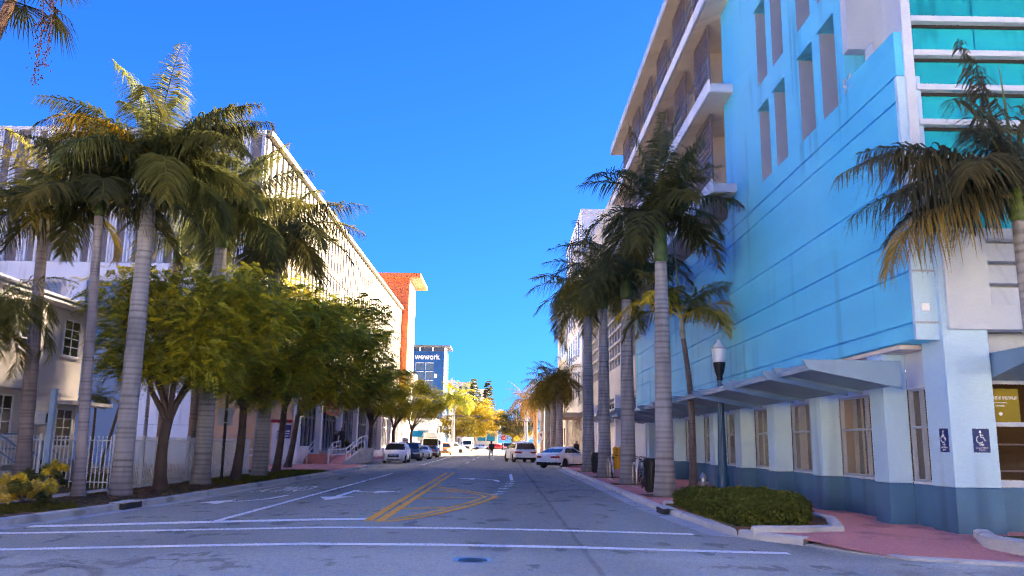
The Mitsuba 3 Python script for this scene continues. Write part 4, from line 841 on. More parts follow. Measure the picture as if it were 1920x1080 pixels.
# fan palm with fruit at the top left
t, hd = palm('leaning_palm', 'leaning palm with hanging fruit strands in the top left corner', (-11.8, 14.2, .05), (-9.2, 14.2, 9.95), .12, .085, shaft=.2, nf=0, seed=29, spear=0, ring=.07, trunk_col=(.34, .2, .13))
rng = np.random.default_rng(4)
for k in range(11):
    a0 = k * 2.4 + .4; el = 1.0 - 2.2 * k / 11
    st0 = hd; d0 = np.array([math.cos(a0) * math.cos(el), math.sin(a0) * math.cos(el), math.sin(el)]); hub = st0 + d0 * .75 - (0, 0, .12)
    mb = MB().tube([st0, st0 + d0 * .4, hub], [.02, .016, .012], 5, (.10, .09, .03))
    s1 = np.cross(d0, [0, 0, 1.0]); s1 /= np.linalg.norm(s1); c = np.array((.075, .07, .022)) * rng.uniform(.7, 1.3)
    for q in np.linspace(-2.0, 2.0, 30):
        dd = d0 * math.cos(q) + s1 * math.sin(q); l_ = .62 * rng.uniform(.85, 1.1); w_ = np.cross(dd, [0, 0, 1.0]); w_ = w_ / (np.linalg.norm(w_) + 1e-9) * .017
        m_ = hub + dd * l_ * .6 - (0, 0, .08); e_ = hub + dd * l_ - (0, 0, .34 * rng.uniform(.7, 1.3))
        mb.add([hub - w_ * .4, hub + w_ * .4, m_ - w_, m_ + w_, e_], [(0, 1, 3), (0, 3, 2), (2, 3, 4)], c * rng.uniform(.7, 1.3))
    part(t, 'frond', mb, 'm_leaf', color=True)
for k, (dx, l_) in enumerate(((.34, 2.3), (.44, 2.0))):
    mb = MB(); p0 = hd + (dx * .5, -.05, .1); pts = [p0, p0 + (dx, -.05, -.15), p0 + (dx * 1.15, -.06, -l_ * .6), p0 + (dx * 1.1, -.06, -l_)]
    mb.tube(pts, [.018, .014, .010, .006], 5, (.22, .12, .09))
    for q in range(110):
        u = rng.uniform(.25, 1); c = np.array(pts[1]) * (1 - u) + np.array(pts[3]) * u + rng.normal(0, .05, 3); s_ = rng.uniform(.012, .022)
        mb.add(c + np.array([(s_, 0, 0), (-s_, 0, 0), (0, s_, 0), (0, -s_, 0), (0, 0, s_ * 1.3), (0, 0, -s_ * 1.3)]), [(0, 2, 4), (2, 1, 4), (1, 3, 4), (3, 0, 4), (2, 0, 5), (1, 2, 5), (3, 1, 5), (0, 3, 5)], np.array([.16, .06, .05]) * rng.uniform(.5, 1.6))
    part(t, 'fruit_strand', mb, 'm_sheath', color=True)

# right kerb row
t, hd = palm('royal_palm', 'tall royal palm with thick grey trunk, nearest in the right kerb row', (4.77, 25.0, .2), (4.78, 25.0, 7.25), .28, .185, shaft=1.65, nf=18, length=3.0, leaf=.8, width=.048, seed=31, n=72, spear=3.5, col=DARKG, hi=1.5, lo=-.2, flare=.16, shaft_col=(.10, .15, .045),
              extra=[(az(a_), e_, l_, .35, (.11, .12, .04), None) for a_, e_, l_ in ((20, 1.52, 4.2), (150, 1.44, 3.7), (265, 1.38, 3.5), (330, 1.25, 3.1))])
palm('royal_palm', 'royal palm beside the bicycle rack, second in the right kerb row', (4.75, 32.2, .2), (4.75, 32.2, 7.3), .29, .19, shaft=1.3, nf=17, length=3.2, leaf=.85, width=.05, seed=33, n=64, col=DARKG, flare=.14)
palm('royal_palm', 'royal palm by the yellow bollards, third in the right kerb row', (4.64, 38.8, .2), (4.62, 38.8, 8.0), .30, .195, shaft=1.3, nf=18, length=3.6, leaf=.9, width=.055, seed=35, n=60, col=OLIVE, flare=.14)
palm('royal_palm', 'royal palm with a dark scar on its trunk beside the turning white sedan', (4.73, 47, .2), (4.7, 47, 8.9), .34, .22, shaft=1.4, nf=18, length=4.0, leaf=1.0, width=.065, seed=37, n=58, col=OLIVE, lo=-.4, flare=.16)
palm('young_palm', 'slender young palm with yellowing fronds leaning in front of the grooved wall', (6.18, 27.6, .2), (5.98, 27.6, 5.2), .125, .075, shaft=1.0, nf=6, length=2.3, leaf=.72, width=.05, seed=41, n=54, mid=np.array([6.2, 27.6, 2.6]), shaft_col=(.32, .33, .24), trunk_col=(.20, .165, .15), spear=3.2, col=OLIVE, hi=1.35, lo=.2, flare=.03, ring=.10,
     extra=[(az(188), .70, 2.7, 1.9, (.75, .52, .03), (.62, .42, .03)), (az(222), 1.05, 2.3, 2.0, (.72, .58, .06), None), (az(350), .62, 3.1, 1.8, (.36, .29, .05), (.66, .38, .03)), (az(5), 1.0, 3.1, 1.6, (.26, .25, .06), None), (az(-50), .5, 2.3, 2.0, (.36, .29, .05), None), (az(100), 1.1, 2.4, 1.2, (.2, .19, .05), None)])
palm('corner_palm', 'palm with long drooping fronds reaching in at the right edge before the teal glass', (8.75, 13.4, .2), (8.62, 13.4, 5.45), .16, .115, shaft=.6, nf=13, length=2.7, leaf=.68, width=.045, seed=43, n=84, col=(.075, .08, .05), hi=1.45, lo=.1, droop=1.3, hang=.95,
     extra=[(az(183), .62, 3.3, 1.25, (.085, .085, .05), (.16, .12, .05)), (az(176), .30, 2.9, 1.0, (.08, .075, .05), None), (az(187), .05, 3.0, 1.3, (.22, .16, .06), (.36, .26, .07)), (az(170), 1.45, 3.0, .25, (.08, .075, .05), None), (az(192), .45, 2.6, 1.3, (.08, .08, .05), None)], spear=2.2)
FG = 'date palms clustered far along the right pavement'
DL = ['nearest, broadest date palm of the far right cluster', 'second date palm of the far right cluster, close behind the nearest', 'third date palm of the far right cluster', 'last date palm of the far right cluster, by the lane arrow sign']
for a, (y, h, l_, tc) in enumerate(((80, 7.6, 3.4, (.38, .30, .25)), (90, 8.0, 3.6, (.36, .28, .24)), (102, 8.4, 3.8, (.36, .30, .26)), (116, 8.8, 3.6, (.34, .28, .24)))):
    palm('date_palm', DL[a], (5.25, y, .2), (5.3, y, h), .34, .28, shaft=.3, nf=28, length=l_, leaf=.75, seed=50 + a, n=40, col=(.11, .10, .03), spear=0, lo=-.7, hi=1.3, droop=1.5, width=.06, group=FG, sides=12, hang=.7)
palm('date_palm', 'reddish trunked date palm before the far crossing, left of the cluster', (5.6, 150, .2), (5.5, 150, 9.5), .4, .33, shaft=.3, nf=24, length=4.6, leaf=.8, seed=56, n=30, col=(.14, .085, .03), spear=0, lo=-.9, droop=1.4, width=.09, sides=12, trunk_col=(.30, .16, .09))
palm('date_palm', 'brownish date palm past the far crossing at the right', (5.0, 186, .2), (4.6, 186, 11), .45, .35, shaft=.3, nf=24, length=6.0, leaf=1.0, seed=57, n=30, col=(.16, .10, .04), spear=0, lo=-.8, droop=1.4, width=.11, sides=12)
palm('far_palm', 'palm past the crossing before the slim white building', (-10.6, 172, .1), (-10.4, 172, 9.0), .35, .28, shaft=1.5, nf=24, length=5.4, leaf=1.3, seed=58, n=40, col=(.22, .24, .04), spear=0, width=.16, sides=12)
palm('far_palm', 'sunlit yellow palm top above the slim white building', (-14.6, 215, .1), (-14.4, 215, 15.0), .3, .22, shaft=1.2, nf=15, length=2.6, leaf=.7, seed=59, n=30, col=(.34, .24, .02), spear=0, width=.10, sides=12)

# broadleaf trees
def leaves(rng, cs, rs, n, size, cols, flat=.55, aspect=.42):
    """n leaf blades spread through clumps with centres cs and radii rs."""
    cs, rs = np.asarray(cs), np.asarray(rs); w = rs ** 2 / (rs ** 2).sum(); k = rng.choice(len(cs), n, p=w)
    d = rng.normal(0, 1, (n, 3)); d /= np.linalg.norm(d, axis=1, keepdims=True); r = rng.random(n) ** .45
    off = d * (r * rs[k])[:, None]; off[:, 2] *= flat
    off[:, 2] -= .25 * (off[:, 0] ** 2 + off[:, 1] ** 2) / np.maximum(rs[k], .1)
    c = cs[k] + off
    a = rng.uniform(0, 2 * PI, n); tilt = rng.normal(-.25, .45, n)
    u = np.stack([np.cos(a) * np.cos(tilt), np.sin(a) * np.cos(tilt), np.sin(tilt)], 1)
    up = np.stack([rng.normal(0, .5, n), rng.normal(0, .5, n), np.ones(n)], 1); v = np.cross(u, up); v /= np.linalg.norm(v, axis=1, keepdims=True)
    s = size * rng.uniform(.6, 1.35, n)[:, None]
    pts = np.stack([c - u * s * .5, c + v * s * aspect * .5, c + u * s * .5, c - v * s * aspect * .5], 1).reshape(-1, 3)
    o = np.arange(n)[:, None] * 4; f = np.concatenate([o + (0, 1, 2), o + (0, 2, 3)])
    col = np.asarray(cols)[k % len(cols)] * rng.uniform(.6, 1.45, (n, 1))
    return pts, f, np.repeat(col, 4, 0)
OL = [(.56, .51, .05), (.66, .55, .04), (.38, .38, .05), (.45, .45, .06), (.24, .26, .045)]
def sprays(rng, cs, rs, n, size, cols, flat=.55):
    """n leaflets gathered on feathery drooping sprays of fourteen."""
    K = 14; m = n // K; cs, rs = np.asarray(cs), np.asarray(rs); w = rs ** 2 / (rs ** 2).sum(); k = rng.choice(len(cs), m, p=w)
    d = rng.normal(0, 1, (m, 3)); d /= np.linalg.norm(d, axis=1, keepdims=True); off = d * (rng.random(m) ** .5 * rs[k])[:, None]; off[:, 2] *= flat
    c = cs[k] + off; a = np.arctan2(off[:, 1], off[:, 0]) + rng.normal(0, .9, m); el = rng.normal(.1, .4, m)
    u = np.stack([np.cos(a) * np.cos(el), np.sin(a) * np.cos(el), np.sin(el)], 1); v = np.stack([-np.sin(a), np.cos(a), rng.normal(0, .25, m)], 1); v /= np.linalg.norm(v, axis=1, keepdims=True)
    L = size * 3.6 * rng.uniform(.6, 1.3, m); t = (np.arange(K) // 2 + 1) / (K / 2); sd = np.where(np.arange(K) % 2, 1.0, -1.0)
    P = c[:, None] + u[:, None] * (L[:, None] * t)[..., None]; P[..., 2] -= .55 * L[:, None] * t ** 2
    D = u[:, None] * .55 + v[:, None] * sd[None, :, None] + rng.normal(0, .12, (m, K, 3)); D[..., 2] -= .35 * t; D /= np.linalg.norm(D, axis=2, keepdims=True)
    W = np.broadcast_to(u[:, None], D.shape) * .34; s = (size * (1.15 - .5 * t))[None, :, None] * rng.uniform(.8, 1.2, (m, 1, 1))
    pts = np.stack([P, P + (D * .5 + W) * s, P + D * s, P + (D * .5 - W) * s], 2).reshape(-1, 3)
    o = np.arange(m * K)[:, None] * 4; f = np.concatenate([o + (0, 1, 2), o + (0, 2, 3)])
    col = np.asarray(cols)[(k + (rng.random(m) < .3)) % len(cols)] * rng.uniform(.55, 1.5, (m, 1))
    return pts, f, np.repeat(col, 4 * K, 0)
def tree(name, label, base, fork, crown, rad, seed, nclump=70, nleaf=22000, size=.11, cols=OL, r0=.17, clump=.62, limbs=7, group=None, extra_limbs=(), bark=(.11, .08, .065), solid=.0):
    rng = np.random.default_rng(seed); t = thing(name, label, 'tree', group)
    base, fork, crown, rad = (np.asarray(q, float) for q in (base, fork, crown, rad))
    mid = base * .45 + fork * .55 + rng.normal(0, .06, 3)
    part(t, 'trunk', trunk_mesh(rng, [base - (0, 0, .1), mid, fork], [r0 * 1.15, r0 * .95, r0 * .85], ring=.9, flare=.08, c0=bark, c1=(.06, .045, .04), step=.09, sides=14), 'm_bark', smooth=True, color=True)
    lm = []
    for q in range(limbs):
        a = q * 2.4 + seed; e = crown + rad * np.array([math.cos(a) * .62, math.sin(a) * .62, rng.uniform(-.15, .55)])
        m_ = fork * .55 + e * .45 + np.array([0, 0, .25]) + rng.normal(0, .15, 3)
        lm.append([fork - (0, 0, .12), fork * .8 + m_ * .2 + (0, 0, .08), m_, e])
    lm += [list(map(np.array, e)) for e in extra_limbs]
    for l_ in lm:
        part(t, 'limb', MB().tube(np.asarray(l_, float), [r0 * .62, r0 * .5, r0 * .32, r0 * .12], 8, bark), 'm_bark', smooth=True, color=True)
    cs, rs = [], []
    for q in range(nclump):
        d = rng.normal(0, 1, 3); d /= np.linalg.norm(d); d[2] = d[2] * .9 + .12
        rr = rng.uniform(.35, 1.0) ** .5 * (0.78 + .4 * meshkit.noise(d * 2.2 + seed))
        cs.append(crown + rad * d * rr); rs.append(clump * rng.uniform(.6, 1.35))
    tw = MB()
    for c in cs[::2]:
        e = lm[rng.integers(len(lm))]; tw.tube([e[2], (e[2] + c) / 2 + rng.normal(0, .12, 3), c], [r0 * .16, r0 * .1, r0 * .04], 4, bark)
    part(t, 'twigs', tw, 'm_bark', color=True)
    v, f, c = (sprays if seed < 105 else leaves)(rng, cs, rs, nleaf, size, cols)
    part(t, 'crown', MB().add(v, f, c), 'm_leaf', color=True)
    return t
tree('street_tree', 'feathery olive street tree with a bent forked trunk, nearest on the left kerb', (-10.77, 26.8, .08), (-10.7, 26.8, 2.3), (-10.45, 27.0, 4.95), (3.3, 2.6, 2.5), 101, nclump=135, nleaf=64000, clump=.78, size=.135,
     extra_limbs=[((-10.75, 26.8, 2.2), (-11.3, 26.8, 3.1), (-11.75, 26.8, 4.3), (-12.0, 26.8, 5.2)), ((-12.0, 26.6, 4.6), (-12.35, 26.6, 5.4), (-12.25, 26.6, 6.1), (-12.5, 26.6, 7.0))])
tree('street_tree', 'olive street tree with a dark post before its trunk, second on left kerb', (-10.7, 33.8, .08), (-10.55, 33.8, 2.9), (-10.3, 34.0, 5.5), (3.7, 2.9, 3.05), 102, nclump=140, nleaf=64000, clump=.9, size=.15)
tree('street_tree', 'dark green street tree in front of the tan wall, third on the left kerb', (-11.35, 42.2, .08), (-11.1, 42.2, 3.3), (-10.1, 42.4, 6.2), (4.2, 3.3, 3.6), 103, nclump=140, nleaf=60000, size=.165, clump=1.0, cols=[(.36, .37, .05), (.48, .45, .045), (.25, .27, .045), (.58, .49, .04)])
tree('street_tree', 'dark street tree leaning over the porch steps and ramp', (-12.9, 50.5, .08), (-12.5, 50.7, 3.2), (-10.3, 52, 6.3), (3.7, 3.4, 3.4), 104, nclump=100, nleaf=50000, size=.18, clump=1.0, cols=[(.23, .25, .05), (.31, .30, .045), (.16, .18, .04)])
YT = [(.33, .31, .03), (.40, .35, .025), (.24, .24, .03), (.16, .175, .03)]
tree('street_tree', 'yellow green round tree above the parked white vehicle', (-11.7, 73, .08), (-11.6, 73, 2.9), (-11.2, 73, 6.0), (2.9, 3.0, 2.6), 105, nclump=75, nleaf=16000, size=.18, clump=.85, cols=YT)
tree('street_tree', 'yellow green round tree above the dark parked car', (-11.7, 88, .08), (-11.6, 88, 2.9), (-11.1, 88, 6.2), (3.2, 3.2, 2.8), 106, nclump=75, nleaf=16000, size=.2, clump=.9, cols=YT)
tree('street_tree', 'yellow green round tree above the white box truck, farthest in the left row', (-11.6, 104, .08), (-11.5, 104, 3.0), (-10.7, 104, 6.2), (3.6, 3.4, 2.9), 107, nclump=80, nleaf=16000, size=.22, clump=1.0, cols=YT)
tree('far_tree', 'big sunlit golden tree closing the view at the far end of the street', (-11, 300, 0), (-11, 300, 5), (-11, 300, 9.5), (10.2, 7, 7.6), 108, nclump=140, nleaf=22000, size=.62, clump=2.2, r0=.5, cols=[(.42, .31, .03), (.48, .36, .05), (.36, .28, .03), (.30, .24, .04)], bark=(.14, .1, .08))
tree('far_tree', 'smaller olive tree beyond the crossing, in front of the golden tree on its left', (-11.5, 200, 0), (-11.5, 200, 3), (-11.2, 200, 5.6), (5.0, 4, 3.3), 109, nclump=70, nleaf=9000, size=.4, clump=1.3, r0=.3, cols=[(.10, .085, .02), (.07, .065, .02), (.16, .12, .02)])
tree('far_tree', 'dark round tree beyond the crossing on the right', (3.6, 225, 0), (3.6, 225, 4), (3.2, 225, 7.2), (6.5, 5, 4.2), 110, nclump=80, nleaf=10000, size=.42, clump=1.5, r0=.35, cols=[(.055, .055, .02), (.075, .065, .02), (.04, .045, .02)])
tree('far_tree', 'golden tree low behind the dark round tree at the right', (3.0, 290, 0), (3, 290, 4), (2, 290, 6.2), (9, 5, 4.5), 111, nclump=70, nleaf=8000, size=.6, clump=2.0, r0=.4, cols=[(.40, .29, .03), (.30, .22, .03)])
def pine(label, x, y, h, seed):
    rng = np.random.default_rng(seed); t = thing('norfolk_pine', label, 'tree')
    part(t, 'trunk', MB().tube([(x, y, 0), (x, y, h * .6), (x, y, h)], [.5, .3, .05], 8, (.12, .09, .07)), 'm_bark', smooth=True, color=True)
    for k, z in enumerate(np.linspace(h * .36, h * .98, 18)):
        mb = MB(); L = ((h - z) * .34 + .5) * rng.uniform(.75, 1.2)
        for a in np.arange(6) * PI / 3 + k * .5:
            e = np.array([math.cos(a), math.sin(a), rng.uniform(-.22, .12)]); p0 = np.array([x, y, z + rng.uniform(-.55, .55)]); mb.tube([p0, p0 + e * L * .6, p0 + e * L + (0, 0, .25)], [.10, .07, .03], 4, (.05, .05, .03))
            for q in range(22):
                u = rng.uniform(.25, 1); c = p0 + e * L * u; d = np.cross(e, [0, 0, 1]) * rng.choice((-1, 1)) + e * .4 + rng.normal(0, .2, 3); s = 1.15 * (1.15 - .5 * u)
                mb.add([c, c + d * s + (0, 0, .12), c + d * s * .6 + (0, 0, -.22)], [(0, 1, 2)], np.array([.09, .10, .055]) * rng.uniform(.6, 1.4))
        part(t, 'branch_whorl', mb, 'm_leaf', color=True)
pine('tall dark pine with tiered branches, left of the pair on the skyline', -13.4, 360, 29.0, 1)
pine('tall dark pine with tiered branches, right of the pair on the skyline', -7.0, 350, 27.5, 2)

# hedge on the right corner island
rng = np.random.default_rng(77); hg = thing('hedge', 'clipped boxy green hedge on the kerbed corner island', 'hedge')
HP = Polygon([(4.32, 15.45), (5.45, 15.5), (6.25, 17.4), (6.3, 20.4), (4.2, 20.7), (4.22, 18)])
top = 0.63
core = m3.Manifold.hull_points(np.array([(x, y, z) for x, y in list(HP.buffer(-.14).exterior.coords)[:-1] for z in (.22, top - .2)] + [(x, y, top - .1) for x, y in list(HP.buffer(-.3).exterior.coords)[:-1]]))
part(hg, 'stems', MB().man(core), 'm_dark')
N = 42000; pts = []
xy = rng.uniform(HP.bounds[:2], HP.bounds[2:], (N * 2, 2)); import shapely
inn = shapely.contains_xy(HP, xy[:, 0], xy[:, 1]); xy = xy[inn]; dist = shapely.distance(shapely.points(xy), HP.exterior)
und = .13 * (meshkit.fbm(np.c_[xy * 1.6, xy[:, :1] * 0], 3) - .5)
ht = top + und - .16 * np.clip(1 - dist / .16, 0, 1) ** 2
a_ = xy[rng.random(len(xy)) < .55]; h_ = ht[:len(a_)] * 0
sel = rng.random(len(xy)) < .6
P1 = np.c_[xy[sel], ht[sel] - rng.normal(.01, .035, sel.sum())]
l = HP.exterior; u = rng.random(17000) * l.length; e = shapely.get_coordinates(shapely.line_interpolate_point(l, u)); e = e + rng.normal(0, .035, e.shape)
P2 = np.c_[e, rng.uniform(.24, top - .05, len(e))]
C = np.vstack([P1, P2]); n = len(C); d = rng.normal(0, 1, (n, 3)); d /= np.linalg.norm(d, axis=1, keepdims=True); q = np.cross(d, rng.normal(0, 1, (n, 3))); q /= np.linalg.norm(q, axis=1, keepdims=True); s = rng.uniform(.022, .05, (n, 1))
col = np.where(rng.random((n, 1)) < .25, [[.20, .20, .04]], [[.10, .12, .03]]) * rng.uniform(.5, 1.5, (n, 1))
o = np.arange(n)[:, None] * 4
part(hg, 'foliage', MB().add(np.stack([C - d * s, C + q * s * .55, C + d * s, C - q * s * .55], 1).reshape(-1, 3), np.concatenate([o + (0, 1, 2), o + (0, 2, 3)]), np.repeat(col, 4, 0)), 'm_leaf', color=True)
# croton shrubs on the left verge
def shrub(name, label, x, y, r, h, cols, seed, n=2600, size=.12):
    rng = np.random.default_rng(seed); t = thing(name, label, 'shrub'); cs, rs = [], []; st = MB()
    for q in range(16):
        a = rng.uniform(0, 2 * PI); rr = r * rng.random() ** .5; c = np.array([x + rr * math.cos(a), y + rr * math.sin(a), ZL + h * rng.uniform(.3, .95)]); cs.append(c); rs.append(.2 * rng.uniform(.7, 1.3) * max(r, .5))
        st.tube([(x + rng.normal(0, .05), y + rng.normal(0, .05), ZL), (c + (x, y, ZL)) / 2 + (0, 0, .08), c], [.014, .01, .005], 4, (.1, .07, .05))
    part(t, 'stems', st, 'm_bark', color=True)
    v, f, c = leaves(rng, cs, rs, n, size, cols, flat=.9, aspect=.45); part(t, 'leaves', MB().add(v, f, c), 'm_leaf', color=True)
CR = [(.80, .62, .07), (.66, .54, .09), (.26, .24, .06), (.72, .58, .16), (.12, .13, .05)]
shrub('croton_shrub', 'yellow croton shrub at the left edge of the verge', -12.0, 20.0, .8, .75, CR, 1, 3600)
shrub('croton_shrub', 'broad yellow croton shrub before the slim palm', -11.1, 19.9, .7, .62, CR, 2, 3200)
shrub('croton_shrub', 'upright yellow croton shrub right beside the slim palm', -11.75, 22.2, .38, 1.0, CR, 3, 1500)
shrub('croton_shrub', 'yellow croton shrub far left by the entry steps', -13.4, 21.6, .6, .8, CR, 4, 2400)
shrub('dark_shrub', 'small dark shrub against the pale house wall', -16.2, 30.5, .4, .8, [(.03, .035, .02), (.05, .03, .025)], 5, 1200)
shrub('corner_bed_plant', 'low reddish plant in the bed at the right edge', 9.1, 13.4, .35, .35, [(.14, .06, .03), (.06, .07, .02)], 6, 900)
shrub('planter_shrub', 'low olive planting in the concrete planter behind the parked white vehicle', -12.2, 66.5, 1.0, 1.6, [(.12, .10, .02), (.16, .12, .02)], 7, 2200, .2)
# grass
def grass(key, polys, n, h, seed, z):
    rng = np.random.default_rng(seed); mb = MB()
    P = unary_union([Polygon(p) for p in polys]); b = P.bounds; xy = rng.uniform(b[:2], b[2:], (int(n * (b[2] - b[0]) * (b[3] - b[1]) / P.area) + 1, 2)); xy = xy[shapely.contains_xy(P, xy[:, 0], xy[:, 1])]
    keep = meshkit.fbm(np.c_[xy * 1.1, xy[:, :1] * 0], 3) > .36; xy = xy[keep]; n = len(xy)
    a = rng.uniform(0, 2 * PI, n); hh = h * rng.uniform(.5, 1.4, n); w = np.c_[np.cos(a), np.sin(a), a * 0] * .011; le = np.c_[-np.sin(a), np.cos(a), a * 0] * (hh * rng.uniform(.1, .9, n))[:, None]
    p = np.c_[xy, np.full(n, z)]; tip = p + le; tip[:, 2] += hh
    v = np.stack([p - w, p + w, tip], 1).reshape(-1, 3); f = np.arange(3 * n).reshape(-1, 3)
    col = np.array([.13, .12, .025]) * rng.uniform(.5, 1.4, (n, 1)) * (1 + .5 * (rng.random((n, 1)) - .5) * np.array([1, .3, 0]))
    put(key, mb.add(v, f, np.repeat(col, 3, 0)), 'm_leaf', color=True)
k = thing('grass', 'rough grass along the near left kerb under the croton shrubs', 'grass', kind='stuff')
grass(k, [[(-9.9, 16.6), (-9.65, 19.5), (-10.3, 20.6), (-11.8, 19.6), (-11.8, 16.2), (-10.8, 15.6)]], 22000, .06, 1, ZL)
k = thing('grass', 'green grass strip along the left kerb before the red pavement', 'grass', kind='stuff')
grass(k, [[(-9.45, 31), (-9.4, 45.8), (-11.8, 45.8), (-11.8, 31)]], 26000, .07, 2, ZL)
k = thing('grass', 'green lawn behind the white picket fence', 'grass', kind='stuff')
grass(k, [[(-12.9, 27.5), (-12.9, 45), (-17.5, 45), (-17.5, 28)]], 30000, .09, 3, ZL - .02)
# fallen leaves and mulch under the left trees
rng = np.random.default_rng(12); k = thing('leaf_litter', 'dry brown leaf litter on the bare soil under the left palms', 'leaves', kind='stuff')
n = 6000; xy = np.c_[rng.uniform(-11.85, -9.4, n), rng.uniform(20.5, 36, n)]; a = rng.uniform(0, 2 * PI, n); s = rng.uniform(.015, .05, (n, 1)); u = np.c_[np.cos(a), np.sin(a), rng.normal(0, .3, n)]; w = np.c_[-np.sin(a), np.cos(a), rng.normal(0, .3, n)] * .45
C = np.c_[xy, np.full(n, ZL + .015)]; o = np.arange(n)[:, None] * 4
put(k, MB().add(np.stack([C - u * s, C + w * s, C + u * s, C - w * s], 1).reshape(-1, 3), np.concatenate([o + (0, 1, 2), o + (0, 2, 3)]), np.repeat(np.array([.20, .12, .07]) * rng.uniform(.3, 1.5, (n, 1)), 4, 0)), 'm_leaf', color=True)

for a, (x, h) in enumerate(((27.0, 3.8), (31.5, 4.2), (36.5, 3.6))):
    tree('back_tree', ['leafy tree across the junction behind the viewer, left of three', 'leafy tree across the junction behind the viewer, middle of three', 'leafy tree across the junction behind the viewer, right of three'][a], (x, -16.5, 0), (x, -16.5, 1.2), (x, -16.5, h), (3.2, 2.5, 3.6), 120 + a, nclump=60, nleaf=6000, size=.5, clump=1.2, cols=[(.09, .08, .03), (.06, .06, .025)])
# ------------------------------------------------------------------ vehicles
def rounded(poly, r): return Polygon(poly).buffer(-r, join_style=1).buffer(r, join_style=1, quad_segs=4)
def extr(poly, axis, a, b):
    p = [np.array(shapely.geometry.polygon.orient(g).exterior.coords)[:-1] for g in getattr(poly, 'geoms', [poly])]
    m = m3.CrossSection(p).extrude(b - a).translate((0, 0, a))
    R = {'z': [[1, 0, 0, 0], [0, 1, 0, 0], [0, 0, 1, 0]], 'y': [[1, 0, 0, 0], [0, 0, -1, 0], [0, 1, 0, 0]], 'x': [[0, 0, 1, 0], [1, 0, 0, 0], [0, 1, 0, 0]]}[axis]
    return m.transform(np.array(R, float))
BOX = lambda x0, x1, y0, y1, z0, z1: m3.Manifold.cube((x1 - x0, y1 - y0, z1 - z0)).translate((x0, y0, z0))
KIND = dict(
    suv=dict(L=4.75, W=1.90, sil=[(-2.35, .42), (-2.37, .95), (-2.28, 1.08), (-1.98, 1.62), (-1.75, 1.70), (.1, 1.72), (.45, 1.68), (1.20, 1.13), (2.05, .98), (2.30, .80), (2.37, .55), (2.33, .30), (2.2, .22), (-2.2, .25)], belt=1.08, ws=[(.40, 1.64), (1.12, 1.13), (1.30, 1.10), (.55, 1.72)], side=[(-1.95, 1.14), (-1.75, 1.58), (.35, 1.58), (1.0, 1.14)], rear=[(-2.5, 1.12), (-2.5, 1.58), (-1.9, 1.58), (-2.1, 1.12)], roofw=.66, ax=(1.40, -1.40), wr=.36),
    sedan=dict(L=4.7, W=1.84, sil=[(-2.33, .40), (-2.36, .80), (-2.30, .98), (-1.75, 1.06), (-.95, 1.38), (-.4, 1.43), (.15, 1.42), (1.02, 1.02), (1.9, .86), (2.25, .72), (2.35, .5), (2.30, .26), (2.15, .2), (-2.15, .22)], belt=.96, ws=[(.12, 1.38), (.98, 1.0), (1.12, 1.0), (.2, 1.46)], side=[(-1.40, 1.02), (-.85, 1.34), (.1, 1.35), (.82, 1.01)], rear=[(-1.85, 1.05), (-1.05, 1.41), (-.93, 1.35), (-1.66, 1.03)], roofw=.58, ax=(1.40, -1.38), wr=.335),
    van=dict(L=4.6, W=1.86, sil=[(-2.28, .4), (-2.3, 1.0), (-2.2, 1.75), (-2.05, 1.86), (.3, 1.88), (.7, 1.80), (1.55, 1.12), (2.1, .95), (2.27, .7), (2.28, .35), (2.15, .24), (-2.2, .26)], belt=1.08, ws=[(.68, 1.75), (1.48, 1.12), (1.62, 1.12), (.8, 1.86)], side=[(.05, 1.15), (.05, 1.68), (.62, 1.68), (1.25, 1.15)], rear=[(-2.4, 1.2), (-2.4, 1.65), (-2.1, 1.65), (-2.15, 1.2)], roofw=.74, ax=(1.38, -1.42), wr=.33))
def wheel(parent, M, r, side):
    W = M @ np.array([[1, 0, 0, 0], [0, 0, side * -1.0, 0], [0, 1.0, 0, 0], [0, 0, 0, 1]]) if True else M
    w = part(parent, 'wheel', MB().lathe([(r * .62, -.10), (r * .93, -.11), (r, -.07), (r, .07), (r * .93, .105), (r * .64, .10)], (0, 0, 0), 26), 'm_tyre', smooth=35, M=W)
    g = MB().lathe([(r * .52, .05), (r * .66, .09), (r * .66, .10), (r * .60, .095), (r * .52, .06)], (0, 0, 0), 22).lathe([(.001, .085), (.05, .085), (.06, .06)], (0, 0, 0), 12)
    for a in range(5):
        t = a * 2 * PI / 5; c, s = math.cos(t), math.sin(t)
        v = np.array([(x, y, z) for x in (.03, r * .62) for y in (-.03, .03) for z in (.05, .085)]); v = np.c_[v[:, 0] * c - v[:, 1] * s, v[:, 0] * s + v[:, 1] * c, v[:, 2]]
        g.add(v, [(0, 1, 3, 2), (4, 6, 7, 5), (0, 4, 5, 1), (2, 3, 7, 6), (0, 2, 6, 4), (1, 5, 7, 3)])
    part(w, 'rim', g, 'm_chrome', smooth=35, M=W)
    part(w, 'brake_disc', MB().lathe([(.001, .02), (r * .6, .02), (r * .6, .03)], (0, 0, 0), 18), 'm_black', M=W)
